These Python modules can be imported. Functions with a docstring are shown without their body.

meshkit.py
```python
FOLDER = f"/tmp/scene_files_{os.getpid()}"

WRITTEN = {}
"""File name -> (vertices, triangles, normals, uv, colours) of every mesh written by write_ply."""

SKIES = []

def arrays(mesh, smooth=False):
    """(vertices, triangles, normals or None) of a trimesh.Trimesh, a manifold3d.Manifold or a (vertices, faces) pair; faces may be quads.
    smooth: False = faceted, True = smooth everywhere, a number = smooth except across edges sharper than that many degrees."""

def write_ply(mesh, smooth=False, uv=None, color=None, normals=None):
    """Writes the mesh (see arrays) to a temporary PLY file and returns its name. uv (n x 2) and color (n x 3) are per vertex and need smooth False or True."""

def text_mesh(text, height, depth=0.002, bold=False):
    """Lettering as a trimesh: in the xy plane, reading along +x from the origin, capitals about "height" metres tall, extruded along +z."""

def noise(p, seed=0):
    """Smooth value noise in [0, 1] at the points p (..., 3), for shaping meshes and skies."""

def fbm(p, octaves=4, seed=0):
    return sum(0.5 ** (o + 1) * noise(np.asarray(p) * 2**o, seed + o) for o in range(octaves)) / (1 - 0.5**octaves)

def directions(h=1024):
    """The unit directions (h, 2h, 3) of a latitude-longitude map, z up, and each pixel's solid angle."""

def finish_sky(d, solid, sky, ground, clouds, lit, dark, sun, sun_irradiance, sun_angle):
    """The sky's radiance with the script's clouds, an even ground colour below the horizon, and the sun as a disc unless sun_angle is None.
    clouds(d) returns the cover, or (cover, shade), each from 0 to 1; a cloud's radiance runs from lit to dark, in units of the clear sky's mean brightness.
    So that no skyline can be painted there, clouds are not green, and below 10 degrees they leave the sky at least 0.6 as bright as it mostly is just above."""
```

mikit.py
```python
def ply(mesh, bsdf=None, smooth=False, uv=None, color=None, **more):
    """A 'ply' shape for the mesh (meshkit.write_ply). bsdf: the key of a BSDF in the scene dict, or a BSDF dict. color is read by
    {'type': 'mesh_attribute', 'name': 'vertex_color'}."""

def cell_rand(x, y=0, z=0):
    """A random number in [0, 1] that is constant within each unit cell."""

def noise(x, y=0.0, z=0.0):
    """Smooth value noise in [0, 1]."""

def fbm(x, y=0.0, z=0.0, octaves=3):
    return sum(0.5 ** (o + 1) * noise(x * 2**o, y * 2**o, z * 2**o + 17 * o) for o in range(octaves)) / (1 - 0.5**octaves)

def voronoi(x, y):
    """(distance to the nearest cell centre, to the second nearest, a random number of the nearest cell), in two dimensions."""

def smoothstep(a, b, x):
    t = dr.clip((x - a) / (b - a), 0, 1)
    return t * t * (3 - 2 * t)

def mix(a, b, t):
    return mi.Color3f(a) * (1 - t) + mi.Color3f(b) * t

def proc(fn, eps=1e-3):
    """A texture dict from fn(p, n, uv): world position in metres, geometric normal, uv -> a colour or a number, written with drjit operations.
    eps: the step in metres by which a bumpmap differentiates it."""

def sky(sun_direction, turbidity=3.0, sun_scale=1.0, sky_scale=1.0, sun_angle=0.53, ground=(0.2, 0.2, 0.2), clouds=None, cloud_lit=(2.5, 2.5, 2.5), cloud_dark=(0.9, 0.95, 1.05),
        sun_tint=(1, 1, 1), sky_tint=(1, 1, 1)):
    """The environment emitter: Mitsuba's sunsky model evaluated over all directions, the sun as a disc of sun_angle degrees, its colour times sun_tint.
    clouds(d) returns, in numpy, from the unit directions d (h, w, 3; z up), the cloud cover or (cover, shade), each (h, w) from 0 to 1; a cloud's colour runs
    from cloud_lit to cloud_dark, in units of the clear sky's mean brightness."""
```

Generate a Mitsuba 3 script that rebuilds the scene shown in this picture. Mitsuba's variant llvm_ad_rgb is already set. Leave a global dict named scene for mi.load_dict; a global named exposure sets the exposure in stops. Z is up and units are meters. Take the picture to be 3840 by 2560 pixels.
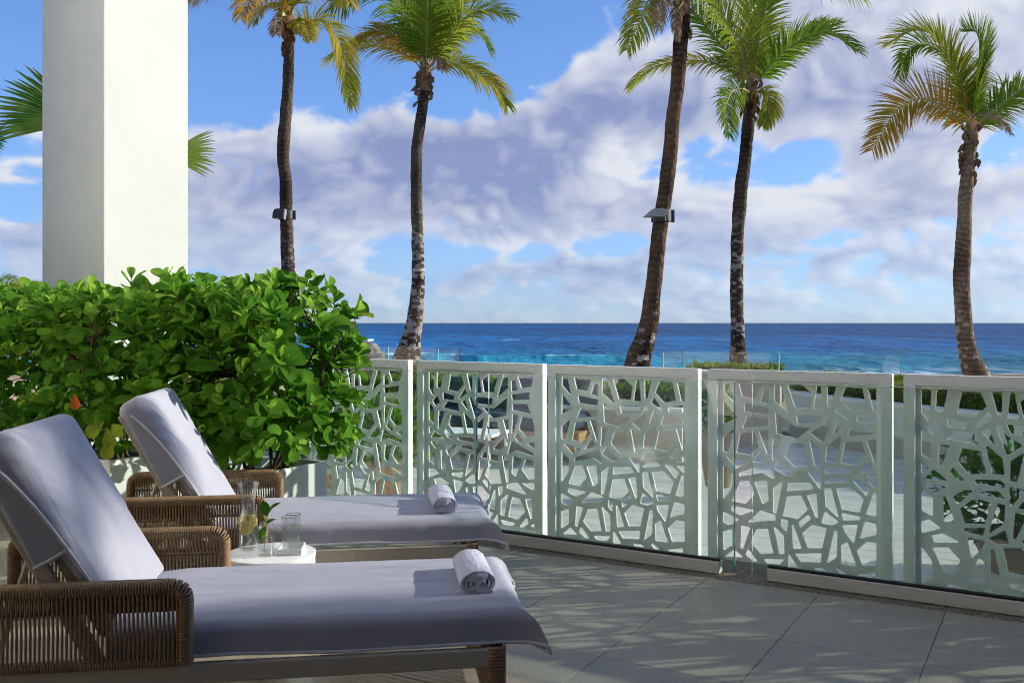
import math, random
import numpy as np, trimesh, mitsuba as mi, drjit as dr
import manifold3d as m3
import shapely.geometry as sg
from shapely import affinity, union_all
from shapely.geometry.polygon import orient
import mikit, meshkit
from mikit import proc, ply, noise, fbm, voronoi, cell_rand, smoothstep, mix

T = mi.ScalarTransform4f
scene, labels = {}, {}
PI = math.pi

# ---------------------------------------------------------------- camera, sky, exposure
EYE = 1.35
FOC = 3500.0                       # focal length in pixels of the 3840 px wide photograph
scene['camera'] = {'type': 'perspective', 'fov': math.degrees(2 * math.atan(1920 / FOC)), 'fov_axis': 'x',
                   'principal_point_offset_y': 68 / 2560, 'near_clip': 0.05, 'far_clip': 40000.0,
                   'to_world': T().look_at(origin=[0, 0, EYE], target=[0, 10, EYE], up=[0, 0, 1])}
SUN_AZ, SUN_EL = math.radians(11.0), math.radians(20.5)     # azimuth measured from +x (right) towards +y (away)
SUN = [math.cos(SUN_EL) * math.cos(SUN_AZ), math.cos(SUN_EL) * math.sin(SUN_AZ), math.sin(SUN_EL)]
exposure = 2.1


def clouds(d):
    az = np.degrees(np.arctan2(d[..., 0], d[..., 1]))
    el = np.degrees(np.arcsin(np.clip(d[..., 2], -1, 1)))
    e2 = 26 * np.log1p(np.maximum(el, 0) / 16.0)              # layers flatten towards the horizon
    q = np.stack([az / 7.5, e2 / 5.0, 0 * az + 3.3], -1)

    def turned(p, k):
        c, s = math.cos(0.6 + 1.1 * k), math.sin(0.6 + 1.1 * k)
        return np.stack([c * p[..., 0] - s * p[..., 1], s * p[..., 0] + c * p[..., 1], p[..., 2] + 0.37 * k], -1)

    def fb(p, o, s):
        return sum(0.5 ** k * meshkit.noise(turned(p, k) * 2.03 ** k, s + k) for k in range(o)) / (2 - 0.5 ** (o - 1))

    def bil(p, o, s):
        return sum(0.52 ** k * np.abs(2 * meshkit.noise(turned(p, k) * 2.03 ** k, s + k) - 1) for k in range(o)) * 0.48 / (1 - 0.52 ** o)
    w1, w2 = fb(q * 0.9 + 11.0, 4, 3) - 0.5, fb(q * 0.9 + 47.0, 4, 9) - 0.5

    def body(p):
        return 0.5 + 1.2 * (0.55 * (1 - bil(p * 1.7, 6, 21)) + 0.45 * fb(p * 1.3 + 9, 6, 33) - 0.56)
    qq = q + np.stack([w1 * 0.8, w2 * 0.6, 0 * w1], -1)
    n = body(qq)

    def blob(px, py, rx, ry):
        u, v = math.degrees(math.atan((px - 1920) / FOC)), math.degrees(math.atan((1212 - py) / FOC))
        u2, v2 = u + 3.0 * w1, v + 2.5 * w2
        sx, sy = rx / FOC * 57.3, ry / FOC * 57.3
        return np.exp(-(((az - u2) / sx) ** 2 + ((el - v2) / sy) ** 2))
    b = 0.0 + 0 * az
    b += 0.24 * blob(1020, 640, 330, 190) + 0.30 * blob(1700, 600, 450, 190) + 0.30 * blob(2250, 520, 330, 230)
    b += 0.24 * blob(2900, 300, 600, 330) + 0.30 * blob(3600, 250, 650, 420) + 0.20 * blob(2300, 280, 230, 140)
    b += 0.26 * blob(1750, 880, 750, 130) + 0.18 * blob(3400, 850, 700, 150) + 0.24 * blob(30, 760, 170, 220)
    b += 0.17 * blob(1600, 1040, 900, 60) + 0.17 * blob(3000, 1060, 900, 80)
    b -= 0.40 * blob(1250, 120, 800, 270) + 0.34 * blob(1950, 120, 420, 260) + 0.30 * blob(80, 230, 300, 260)
    b -= 0.20 * blob(2880, 650, 200, 90) + 0.16 * blob(1500, 1000, 330, 40) + 0.12 * blob(2450, 660, 80, 110) + 0.14 * blob(2000, 960, 260, 40)
    t = n + b
    cover = np.clip((t - 0.60) / 0.12, 0, 1)
    cover = 0.95 * cover * cover * (3 - 2 * cover)
    # towards the light (the right) the cloud thins: that side is bright, the thick middles and bases are grey
    thick = np.clip((t - 0.62) / 0.34, 0, 1)
    relief = body(qq + [0.10, 0.07, 0]) - n
    shade = 0.15 + 0.50 * thick + 2.4 * relief + 0.5 * (fb(qq * 0.7 + 5.0, 4, 57) - 0.5)
    shade += 0.70 * blob(1700, 590, 420, 140) + 0.45 * blob(2400, 400, 360, 110) + 0.50 * blob(950, 720, 330, 100)
    shade += 0.20 * blob(2700, 470, 420, 110) + 0.25 * blob(3000, 980, 420, 60) + 0.22 * blob(1900, 1040, 450, 50) + 0.25 * blob(30, 850, 200, 100)
    shade -= 0.45 * blob(1180, 480, 150, 80) + 0.75 * blob(2270, 620, 130, 110) + 0.55 * blob(3080, 730, 90, 70)
    shade -= 0.45 * blob(1900, 930, 220, 60) + 0.45 * blob(3700, 60, 420, 160) + 0.4 * blob(50, 620, 150, 80) + 0.35 * blob(2850, 830, 260, 60)
    low = np.clip((7 - el) / 7, 0, 1)
    cover = np.maximum(cover * (1 - 0.45 * low), 0.40 * low ** 2)
    return cover, np.clip(shade, 0, 1)


scene['sky'] = mikit.sky(SUN, turbidity=2.6, sun_scale=0.85, sky_scale=1.0, ground=(0.12, 0.13, 0.13), clouds=clouds,
                         cloud_lit=(2.15, 2.22, 2.38), cloud_dark=(0.72, 0.87, 1.52), sun_tint=(1.10, 1.42, 2.2), sky_tint=(0.86, 1.10, 1.68))

# ---------------------------------------------------------------- helpers


def at(px, py, d):
    """The world point that the photograph shows at pixel (px, py), d metres away along the view."""
    return np.array([(px - 1920) / FOC * d, d, EYE - (py - 1212) / FOC * d])


def numbered(name):
    if name not in used:
        used[name] = 0
        return name
    used[name] += 1
    return f'{name}_{used[name]:03d}'


used = {}


def thing(name, label, cat, group=None, kind=None):
    key = numbered(name)
    labels[key] = {'label': label, 'category': cat}
    if group: labels[key]['group'] = group
    if kind: labels[key]['kind'] = kind
    return key


def part(parent, name, shape, label=None, kind=None):
    key = numbered(f'{parent}__{name}')
    scene[key] = shape
    if label or kind:
        labels[key] = {k: v for k, v in (('label', label), ('kind', kind)) if v}
    return key


def single(name, shape, label, cat, group=None, kind=None):
    key = thing(name, label, cat, group, kind)
    scene[key] = shape
    return key


def structure(name, shape=None, label=None):
    key = numbered(name)
    labels[key] = {'kind': 'structure'}
    if label: labels[key]['label'] = label
    if shape is not None: scene[key] = shape
    return key


def tri(v, f):
    return trimesh.Trimesh(np.asarray(v, float), np.asarray(f), process=False)


def cat(ms):
    return trimesh.util.concatenate(ms)


def man(m):
    x = m.to_mesh()
    return tri(x.vert_properties[:, :3], x.tri_verts)


def rbox(sx, sy, sz, r=0.005, seg=8, c=(0, 0, 0)):
    """A box with rounded edges, centred on c."""
    s = m3.Manifold.sphere(r, seg)
    pts = [s.translate([x * (sx / 2 - r), y * (sy / 2 - r), z * (sz / 2 - r)]) for x in (-1, 1) for y in (-1, 1) for z in (-1, 1)]
    return man(m3.Manifold.batch_hull(pts).translate(list(c)))


def cbox(sx, sy, sz, ch=0.004, c=(0, 0, 0)):
    """A box with chamfered edges: the hull of 24 points, cheap."""
    v = []
    for x in (-1, 1):
        for y in (-1, 1):
            for z in (-1, 1):
                X, Y, Z = x * sx / 2, y * sy / 2, z * sz / 2
                v += [(X - x * ch, Y - y * ch, Z), (X - x * ch, Y, Z - z * ch), (X, Y - y * ch, Z - z * ch)]
    h = trimesh.convex.convex_hull(np.array(v))
    h.apply_translation(c)
    return h


def box(sx, sy, sz, c=(0, 0, 0)):
    b = trimesh.creation.box((sx, sy, sz))
    b.apply_translation(c)
    return b


def basis(mesh, o, ex, ey, ez=(0, 0, 1)):
    """The mesh's x, y, z taken along ex, ey, ez from o."""
    m = np.eye(4)
    m[:3, 0], m[:3, 1], m[:3, 2], m[:3, 3] = ex, ey, ez, o
    r = mesh.copy()
    r.apply_transform(m)
    if np.linalg.det(m[:3, :3]) < 0:
        r.faces = r.faces[:, ::-1]
    return r


def extrude(poly, h):
    return trimesh.creation.extrude_polygon(poly, h, engine='earcut')


def resample(pts, n):
    p = np.asarray(pts, float)
    s = np.r_[0, np.cumsum(np.linalg.norm(np.diff(p, axis=0), axis=1))]
    t = np.linspace(0, s[-1], n)
    return np.stack([np.interp(t, s, p[:, k]) for k in range(p.shape[1])], 1)


def spline(ctrl, n):
    """Catmull-Rom through the control rows, n points, evenly spaced."""
    p = np.asarray(ctrl, float)
    p = np.vstack([2 * p[0] - p[1], p, 2 * p[-1] - p[-2]])
    out = []
    for i in range(1, len(p) - 2):
        t = np.linspace(0, 1, 16, endpoint=False)[:, None]
        a, b, c, d = p[i - 1], p[i], p[i + 1], p[i + 2]
        out.append(0.5 * (2 * b + (c - a) * t + (2 * a - 5 * b + 4 * c - d) * t ** 2 + (3 * b - a - 3 * c + d) * t ** 3))
    out.append(p[-2][None])
    return resample(np.vstack(out), n)


def tube(pts, r, sides=6, ref=None, caps=True, want_uv=False):
    """A tube along the points; r a number or one per point."""
    p = np.asarray(pts, float)
    n = len(p)
    r = np.broadcast_to(np.asarray(r, float), (n,))
    t = np.gradient(p, axis=0)
    t /= np.linalg.norm(t, axis=1, keepdims=True) + 1e-12
    a = np.array(ref if ref is not None else ([0, 0, 1] if abs(t[0][2]) < 0.9 else [1, 0, 0]), float)
    A = np.zeros_like(p)
    for i in range(n):
        a = a - t[i] * (a @ t[i])
        a /= np.linalg.norm(a) + 1e-12
        A[i] = a
    B = np.cross(t, A)
    ang = np.arange(sides) * 2 * PI / sides
    v = p[:, None] + r[:, None, None] * (np.cos(ang)[None, :, None] * A[:, None] + np.sin(ang)[None, :, None] * B[:, None])
    v = v.reshape(-1, 3)
    i, j = np.meshgrid(np.arange(n - 1), np.arange(sides), indexing='ij')
    k = (j + 1) % sides
    q = np.stack([i * sides + j, i * sides + k, (i + 1) * sides + k, (i + 1) * sides + j], -1).reshape(-1, 4)
    f = np.vstack([q[:, [0, 1, 2]], q[:, [0, 2, 3]]])
    if caps:
        v = np.vstack([v, p[0], p[-1]])
        c0, c1, e = n * sides, n * sides + 1, (n - 1) * sides
        jj = np.arange(sides)
        f = np.vstack([f, np.stack([jj * 0 + c0, (jj + 1) % sides, jj], 1), np.stack([jj * 0 + c1, e + jj, e + (jj + 1) % sides], 1)])
    return tri(v, f)


def lathe(profile, n=40, c=(0, 0, 0)):
    """Surface of revolution of (radius, z) rows about the z axis."""
    p = np.asarray(profile, float)
    ang = np.arange(n) * 2 * PI / n
    v = np.stack([p[:, None, 0] * np.cos(ang), p[:, None, 0] * np.sin(ang), np.repeat(p[:, 1:2], n, 1)], -1).reshape(-1, 3) + np.array(c)
    i, j = np.meshgrid(np.arange(len(p) - 1), np.arange(n), indexing='ij')
    k = (j + 1) % n
    q = np.stack([i * n + j, i * n + k, (i + 1) * n + k, (i + 1) * n + j], -1).reshape(-1, 4)
    m = tri(v, np.vstack([q[:, [0, 1, 2]], q[:, [0, 2, 3]]]))
    m.update_faces(m.nondegenerate_faces())
    return m


def grid_mesh(P):
    """P (n, m, 3) as a mesh."""
    n, m = P.shape[:2]
    i, j = np.meshgrid(np.arange(n - 1), np.arange(m - 1), indexing='ij')
    q = np.stack([i * m + j, (i + 1) * m + j, (i + 1) * m + j + 1, i * m + j + 1], -1).reshape(-1, 4)
    return tri(P.reshape(-1, 3), np.vstack([q[:, [0, 1, 2]], q[:, [0, 2, 3]]]))


def rgb(*c):
    return {'type': 'rgb', 'value': list(c)}


def mat(key, d, two=True):
    scene[key] = {'type': 'twosided', 'bsdf': d} if two else d
    return key


def pr(color, rough=0.5, spec=0.5, **k):
    return {'type': 'principled', 'base_color': color, 'roughness': rough, 'specular': spec, **k}


def bump(b, fn, scale, eps=1e-3):
    return {'type': 'bumpmap', 'arbitrary': proc(fn, eps), 'scale': scale, 'bsdf': b}


# ---------------------------------------------------------------- materials
def f_plaster(p, n, uv):
    a = fbm(p[0] * 2.1, p[1] * 2.1, p[2] * 1.3, 4)
    return mix((0.65, 0.65, 0.59), (0.57, 0.57, 0.51), a)


def f_plaster_b(p, n, uv):
    return fbm(p[0] * 60, p[1] * 60, p[2] * 60, 3)


mat('m_plaster', bump(pr(proc(f_plaster), 0.75, 0.25), f_plaster_b, 0.003, 2e-3))
mat('m_white_metal', pr(proc(lambda p, n, uv: mix((0.86, 0.86, 0.80), (0.80, 0.80, 0.74), fbm(p[0] * 6, p[1] * 6, p[2] * 6, 3))), 0.42, 0.5))
mat('m_rail', pr(proc(lambda p, n, uv: mix((0.62, 0.60, 0.54), (0.48, 0.46, 0.41), fbm(p[0] * 5, p[1] * 5, p[2] * 30, 4))), 0.5, 0.4))
mat('m_gasket', pr(rgb(0.012, 0.012, 0.012), 0.6, 0.3))
scene['m_glass'] = {'type': 'thindielectric', 'int_ior': 1.60, 'specular_transmittance': rgb(0.82, 0.96, 0.90)}
scene['m_glass_far'] = {'type': 'thindielectric', 'int_ior': 1.55, 'specular_transmittance': rgb(0.90, 0.965, 0.955)}
scene['m_glass_clear'] = {'type': 'thindielectric', 'int_ior': 1.75, 'specular_transmittance': rgb(0.95, 0.96, 0.95)}
scene['m_water_clear'] = {'type': 'thindielectric', 'int_ior': 1.42, 'specular_transmittance': rgb(0.93, 0.95, 0.95)}
mat('m_glass_edge', pr(rgb(0.05, 0.20, 0.20), 0.15, 0.8))
mat('m_glass_edge_pale', pr(rgb(0.55, 0.66, 0.62), 0.15, 0.8))


def f_tile(p, n, uv):
    a = fbm(p[0] * 1.7, p[1] * 1.7, 0.0, 5)
    s = noise(p[0] * 240, p[1] * 240, 0)
    s2 = noise(p[0] * 95 + 7, p[1] * 95, 0)
    c = mix((0.285, 0.255, 0.20), (0.215, 0.192, 0.15), a)
    c = mix(c, (0.22, 0.21, 0.19), smoothstep(0.78, 0.95, s) * 0.5)
    ta = dr.floor((p[0] * 0.8625 - p[1] * 0.506 + 2.185 + 20 * 0.575) / 0.575)
    tb = dr.floor((p[0] * 0.506 + p[1] * 0.8625 - 4.02 + 20 * 0.575) / 0.575)
    c = mix(c, (0.46, 0.43, 0.37), smoothstep(0.75, 0.95, s2) * 0.25)
    worn = fbm(p[0] * 0.9 + 3, p[1] * 0.9, 7.0, 4)
    return c * (0.93 + 0.14 * cell_rand(ta, tb, 0)) * (0.82 + 0.36 * worn)


def f_tile_r(p, n, uv):
    return 0.30 + 0.22 * fbm(p[0] * 2.3, p[1] * 2.3, 0.0, 4)


mat('m_tile', pr(proc(f_tile), proc(f_tile_r), 0.5))
mat('m_joint', pr(rgb(0.16, 0.145, 0.115), 0.9, 0.1))


def f_pebble(p, n, uv):
    a, b, c = voronoi(p[0] * 110, p[1] * 110)
    col = mix((0.30, 0.25, 0.17), (0.12, 0.10, 0.07), c)
    return col * smoothstep(0.02, 0.25, b - a)


mat('m_pebble', pr(proc(f_pebble), 0.7, 0.3))


def f_paver(p, n, uv):
    a = fbm(p[0] * 1.3, p[1] * 1.3, 3.0, 4)
    s = noise(p[0] * 120, p[1] * 120, 0)
    c = mix((0.60, 0.57, 0.51), (0.50, 0.475, 0.43), a)
    return mix(c, (0.36, 0.34, 0.30), smoothstep(0.7, 0.95, s) * 0.35)


mat('m_paver', pr(proc(f_paver), 0.7, 0.3))
mat('m_paver_dark', pr(proc(lambda p, n, uv: f_paver(p, n, uv) * 0.9), 0.7, 0.3))


def f_wall(p, n, uv):
    a = fbm(p[0] * 1.5, p[1] * 1.5, p[2] * 2.5, 4)
    foot = smoothstep(0.16, 0.13, p[2] + 0.02 * noise(p[0] * 9, p[1] * 9, 0))
    grain = noise(p[0] * 90, p[1] * 90, p[2] * 90)
    c = mix((0.70, 0.70, 0.60), (0.60, 0.60, 0.51), a)
    return mix(c, mix((0.36, 0.33, 0.27), (0.52, 0.48, 0.40), grain), foot)


mat('m_wall', pr(proc(f_wall), 0.8, 0.2))
mat('m_wall_cap', pr(rgb(0.76, 0.75, 0.70), 0.6, 0.3))
mat('m_beige_wall', pr(proc(lambda p, n, uv: mix((0.62, 0.54, 0.43), (0.52, 0.45, 0.36), fbm(p[0] * 2, p[1] * 2, p[2] * 2, 4))), 0.8, 0.2))
mat('m_soil', bump(pr(proc(lambda p, n, uv: mix((0.035, 0.025, 0.018), (0.10, 0.07, 0.05), noise(p[0] * 60, p[1] * 60, p[2] * 60))), 0.95, 0.1), lambda p, n, uv: fbm(p[0] * 40, p[1] * 40, p[2] * 40, 3), 0.02))
mat('m_planter', pr(proc(lambda p, n, uv: mix((0.80, 0.80, 0.77), (0.72, 0.72, 0.68), fbm(p[0] * 3, p[1] * 3, p[2] * 5, 3))), 0.35, 0.5))


def f_sand(p, n, uv):
    a = fbm(p[0] * 0.6, p[1] * 0.25, 0.0, 4)
    wet = smoothstep(-1.3, -2.25, p[2])
    return mix(mix((0.52, 0.38, 0.24), (0.42, 0.29, 0.18), a), (0.24, 0.17, 0.11), wet)


mat('m_sand', pr(proc(f_sand), 0.9, 0.15))


# rope, towels, frame
def f_rope(p, n, uv):
    a = noise(p[0] * 35, p[1] * 35, p[2] * 35)
    b = noise(p[0] * 400, p[1] * 400, p[2] * 130)
    return mix((0.36, 0.23, 0.12), (0.18, 0.108, 0.054), 0.55 * a + 0.45 * b)


mat('m_rope', pr(proc(f_rope), 0.62, 0.3))


def f_terry(p, n, uv):
    a = fbm(p[0] * 7, p[1] * 7, p[2] * 7, 3)
    b = noise(p[0] * 420, p[1] * 420, p[2] * 420)
    return mix((0.405, 0.405, 0.46), (0.32, 0.32, 0.37), 0.5 * a + 0.5 * b)


def f_terry_b(p, n, uv):
    return noise(p[0] * 300, p[1] * 300, p[2] * 300) + 0.8 * noise(p[0] * 130, p[1] * 130, p[2] * 130)


mat('m_terry', bump(pr(proc(f_terry), 0.95, 0.05, sheen=0.25), f_terry_b, 0.0012, 1e-3))
mat('m_terry_light', bump(pr(proc(lambda p, n, uv: f_terry(p, n, uv) * 1.45), 0.95, 0.05, sheen=0.3), f_terry_b, 0.003, 1e-3))
mat('m_hem', pr(rgb(0.58, 0.57, 0.59), 0.9, 0.05))
mat('m_frame', pr(proc(lambda p, n, uv: mix((0.46, 0.40, 0.31), (0.40, 0.345, 0.265), fbm(p[0] * 8, p[1] * 8, p[2] * 8, 3))), 0.45, 0.4))
mat('m_frame_dark', pr(rgb(0.03, 0.027, 0.024), 0.6, 0.3))


def f_mesh(p, n, uv):
    s = 0.5 + 0.5 * dr.sin((p[0] + p[2] * 0.8) * 1300) * dr.sin((p[0] * 0.6 - p[2]) * 1300)
    return mix((0.20, 0.165, 0.125), (0.32, 0.27, 0.21), s)


mat('m_mesh', pr(proc(f_mesh), 0.8, 0.2))
mat('m_table', pr(rgb(0.84, 0.83, 0.79), 0.32, 0.5))
mat('m_tray', pr(rgb(0.80, 0.78, 0.74), 0.3, 0.5))


# leaves
def leafmat(key, c0, c1, trans=0.55, rough=0.38, spec=1.5, tip=None, f=6.0):
    def fn(p, n, uv):
        a = fbm(p[0] * f, p[1] * f, p[2] * f, 3)
        c = mix(c0, c1, smoothstep(0.25, 0.75, a))
        if tip is not None:
            c = mix(c, tip, smoothstep(0.80, 1.0, uv[1] + 0.25 * (noise(p[0] * 3, p[1] * 3, p[2] * 3) - 0.5)))
        return c
    scene[key] = {'type': 'principledthin', 'base_color': proc(fn), 'roughness': rough, 'diff_trans': trans, 'eta': spec, 'spec_trans': 0.0}
    return key


def f_rim(uv):
    return uv


def clusia(key, c0, c1):
    def fn(p, n, uv):
        a = fbm(p[0] * 5, p[1] * 5, p[2] * 5, 2)
        rim = smoothstep(0.80, 0.98, dr.abs(uv[0] * 2 - 1))
        rib = smoothstep(0.10, 0.02, dr.abs(uv[0] * 2 - 1)) * smoothstep(0.95, 0.3, uv[1])
        c = mix(c0, c1, smoothstep(0.3, 0.7, a))
        return mix(c, (0.26, 0.36, 0.09), 0.30 * rim + 0.35 * rib)
    scene[key] = {'type': 'principledthin', 'base_color': proc(fn), 'roughness': 0.18, 'diff_trans': 1.2, 'eta': 1.65, 'spec_trans': 0.0}
    return key


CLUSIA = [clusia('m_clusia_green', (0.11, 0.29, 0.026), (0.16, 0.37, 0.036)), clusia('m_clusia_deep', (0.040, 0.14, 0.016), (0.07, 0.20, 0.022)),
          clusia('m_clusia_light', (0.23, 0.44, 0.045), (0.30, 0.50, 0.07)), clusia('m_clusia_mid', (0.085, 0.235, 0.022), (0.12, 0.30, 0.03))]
scene['m_leaf_yellow'] = {'type': 'principledthin', 'base_color': rgb(0.34, 0.42, 0.05), 'roughness': 0.4, 'diff_trans': 0.7, 'eta': 1.5}
scene['m_leaf_orange'] = {'type': 'principledthin', 'base_color': rgb(0.55, 0.13, 0.03), 'roughness': 0.5, 'diff_trans': 0.5, 'eta': 1.45}
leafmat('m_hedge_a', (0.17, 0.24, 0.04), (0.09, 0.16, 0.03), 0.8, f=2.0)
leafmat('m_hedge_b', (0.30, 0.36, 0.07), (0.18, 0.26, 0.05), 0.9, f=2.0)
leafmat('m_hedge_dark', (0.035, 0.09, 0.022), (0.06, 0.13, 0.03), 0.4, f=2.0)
TIP = (0.30, 0.17, 0.06)
leafmat('m_frond_green', (0.22, 0.33, 0.03), (0.38, 0.42, 0.055), 1.0, 0.35, 1.5, TIP, 1.1)
leafmat('m_frond_deep', (0.13, 0.26, 0.025), (0.24, 0.34, 0.04), 0.9, 0.35, 1.5, TIP, 1.1)
leafmat('m_frond_yellow', (0.60, 0.50, 0.08), (0.34, 0.39, 0.05), 1.0, 0.4, 1.5, (0.40, 0.20, 0.06), 1.1)
leafmat('m_frond_orange', (0.68, 0.37, 0.06), (0.42, 0.36, 0.06), 1.0, 0.4, 1.5, (0.35, 0.16, 0.05), 1.1)
leafmat('m_frond_dead', (0.33, 0.23, 0.13), (0.24, 0.15, 0.08), 0.5, 0.6, 1.4, None, 2.0)
mat('m_midrib', pr(rgb(0.36, 0.33, 0.10), 0.5, 0.4))
mat('m_midrib_brown', pr(rgb(0.34, 0.24, 0.13), 0.6, 0.3))
mat('m_fibre', bump(pr(proc(lambda p, n, uv: mix((0.34, 0.24, 0.15), (0.14, 0.09, 0.05), fbm(p[0] * 9, p[1] * 9, p[2] * 5, 4))), 0.85, 0.1), lambda p, n, uv: fbm(p[0] * 30, p[1] * 30, p[2] * 8, 3), 0.03))
mat('m_bark_twig', pr(proc(lambda p, n, uv: mix((0.17, 0.12, 0.07), (0.08, 0.055, 0.03), noise(p[0] * 40, p[1] * 40, p[2] * 40))), 0.8, 0.2))
mat('m_twig_green', pr(rgb(0.16, 0.22, 0.05), 0.6, 0.3))
mat('m_coconut', pr(rgb(0.34, 0.38, 0.09), 0.4, 0.4))


def trunkmat(key, dark, mid, lichen, amount, z0, z1):
    """Palm bark: ring scars, dark stains and pale lichen between the heights z0 and z1."""
    def fn(p, n, uv):
        a = fbm(p[0] * 3, p[1] * 3, p[2] * 1.2, 4)
        ring = 0.5 + 0.5 * dr.sin(p[2] * 66 + 9 * noise(p[0] * 3, p[1] * 3, p[2] * 2.5))
        c = mix(dark, mid, smoothstep(0.30, 0.72, a * 0.86 + 0.14 * ring))
        c = c * (0.62 + 0.6 * noise(p[0] * 60, p[1] * 60, p[2] * 16))
        li = fbm(p[0] * 10 + 3, p[1] * 10, p[2] * 12, 4)
        band = noise(0.0, 2.0, p[2] * 5 + 1.5 * noise(p[0] * 3, p[1] * 3, p[2] * 2))
        zone = smoothstep(z1, z1 - 1.4, p[2]) * smoothstep(z0, z0 + 0.6, p[2])
        m = smoothstep(0.60 - 0.22 * amount, 0.66 - 0.22 * amount, li * 0.8 + 0.16 * band)
        return mix(c, lichen, m * zone)

    def fb(p, n, uv):
        return 0.25 * dr.abs(dr.sin(p[2] * 33 + 4.5 * noise(p[0] * 3, p[1] * 3, p[2] * 2.5))) + fbm(p[0] * 20, p[1] * 20, p[2] * 12, 3)
    return mat(key, bump(pr(proc(fn), 0.85, 0.15), fb, 0.035, 4e-3))


trunkmat('m_trunk_a', (0.035, 0.025, 0.018), (0.13, 0.092, 0.065), (0.30, 0.26, 0.22), 0.40, -1, 3.6)
trunkmat('m_trunk_b', (0.03, 0.023, 0.018), (0.12, 0.092, 0.07), (0.33, 0.295, 0.255), 0.66, -2, 4.6)
trunkmat('m_trunk_c', (0.025, 0.016, 0.011), (0.15, 0.09, 0.05), (0.38, 0.33, 0.28), 0.15, -1, 2.2)
trunkmat('m_trunk_d', (0.025, 0.018, 0.013), (0.11, 0.075, 0.052), (0.30, 0.265, 0.23), 0.45, -1, 4.0)
trunkmat('m_trunk_e', (0.09, 0.06, 0.035), (0.30, 0.215, 0.135), (0.42, 0.36, 0.28), 0.25, -1, 2.5)


# ---------------------------------------------------------------- the plan: terrace axes
AX = np.array([0.8625, -0.506, 0.0])       # along the terrace edge, to the right and nearer
BX = np.array([0.506, 0.8625, 0.0])        # across it, outwards
UP = np.array([0, 0, 1.0])


def plan(a, b, z=0.0):
    return AX * a + BX * b + UP * z


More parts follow.
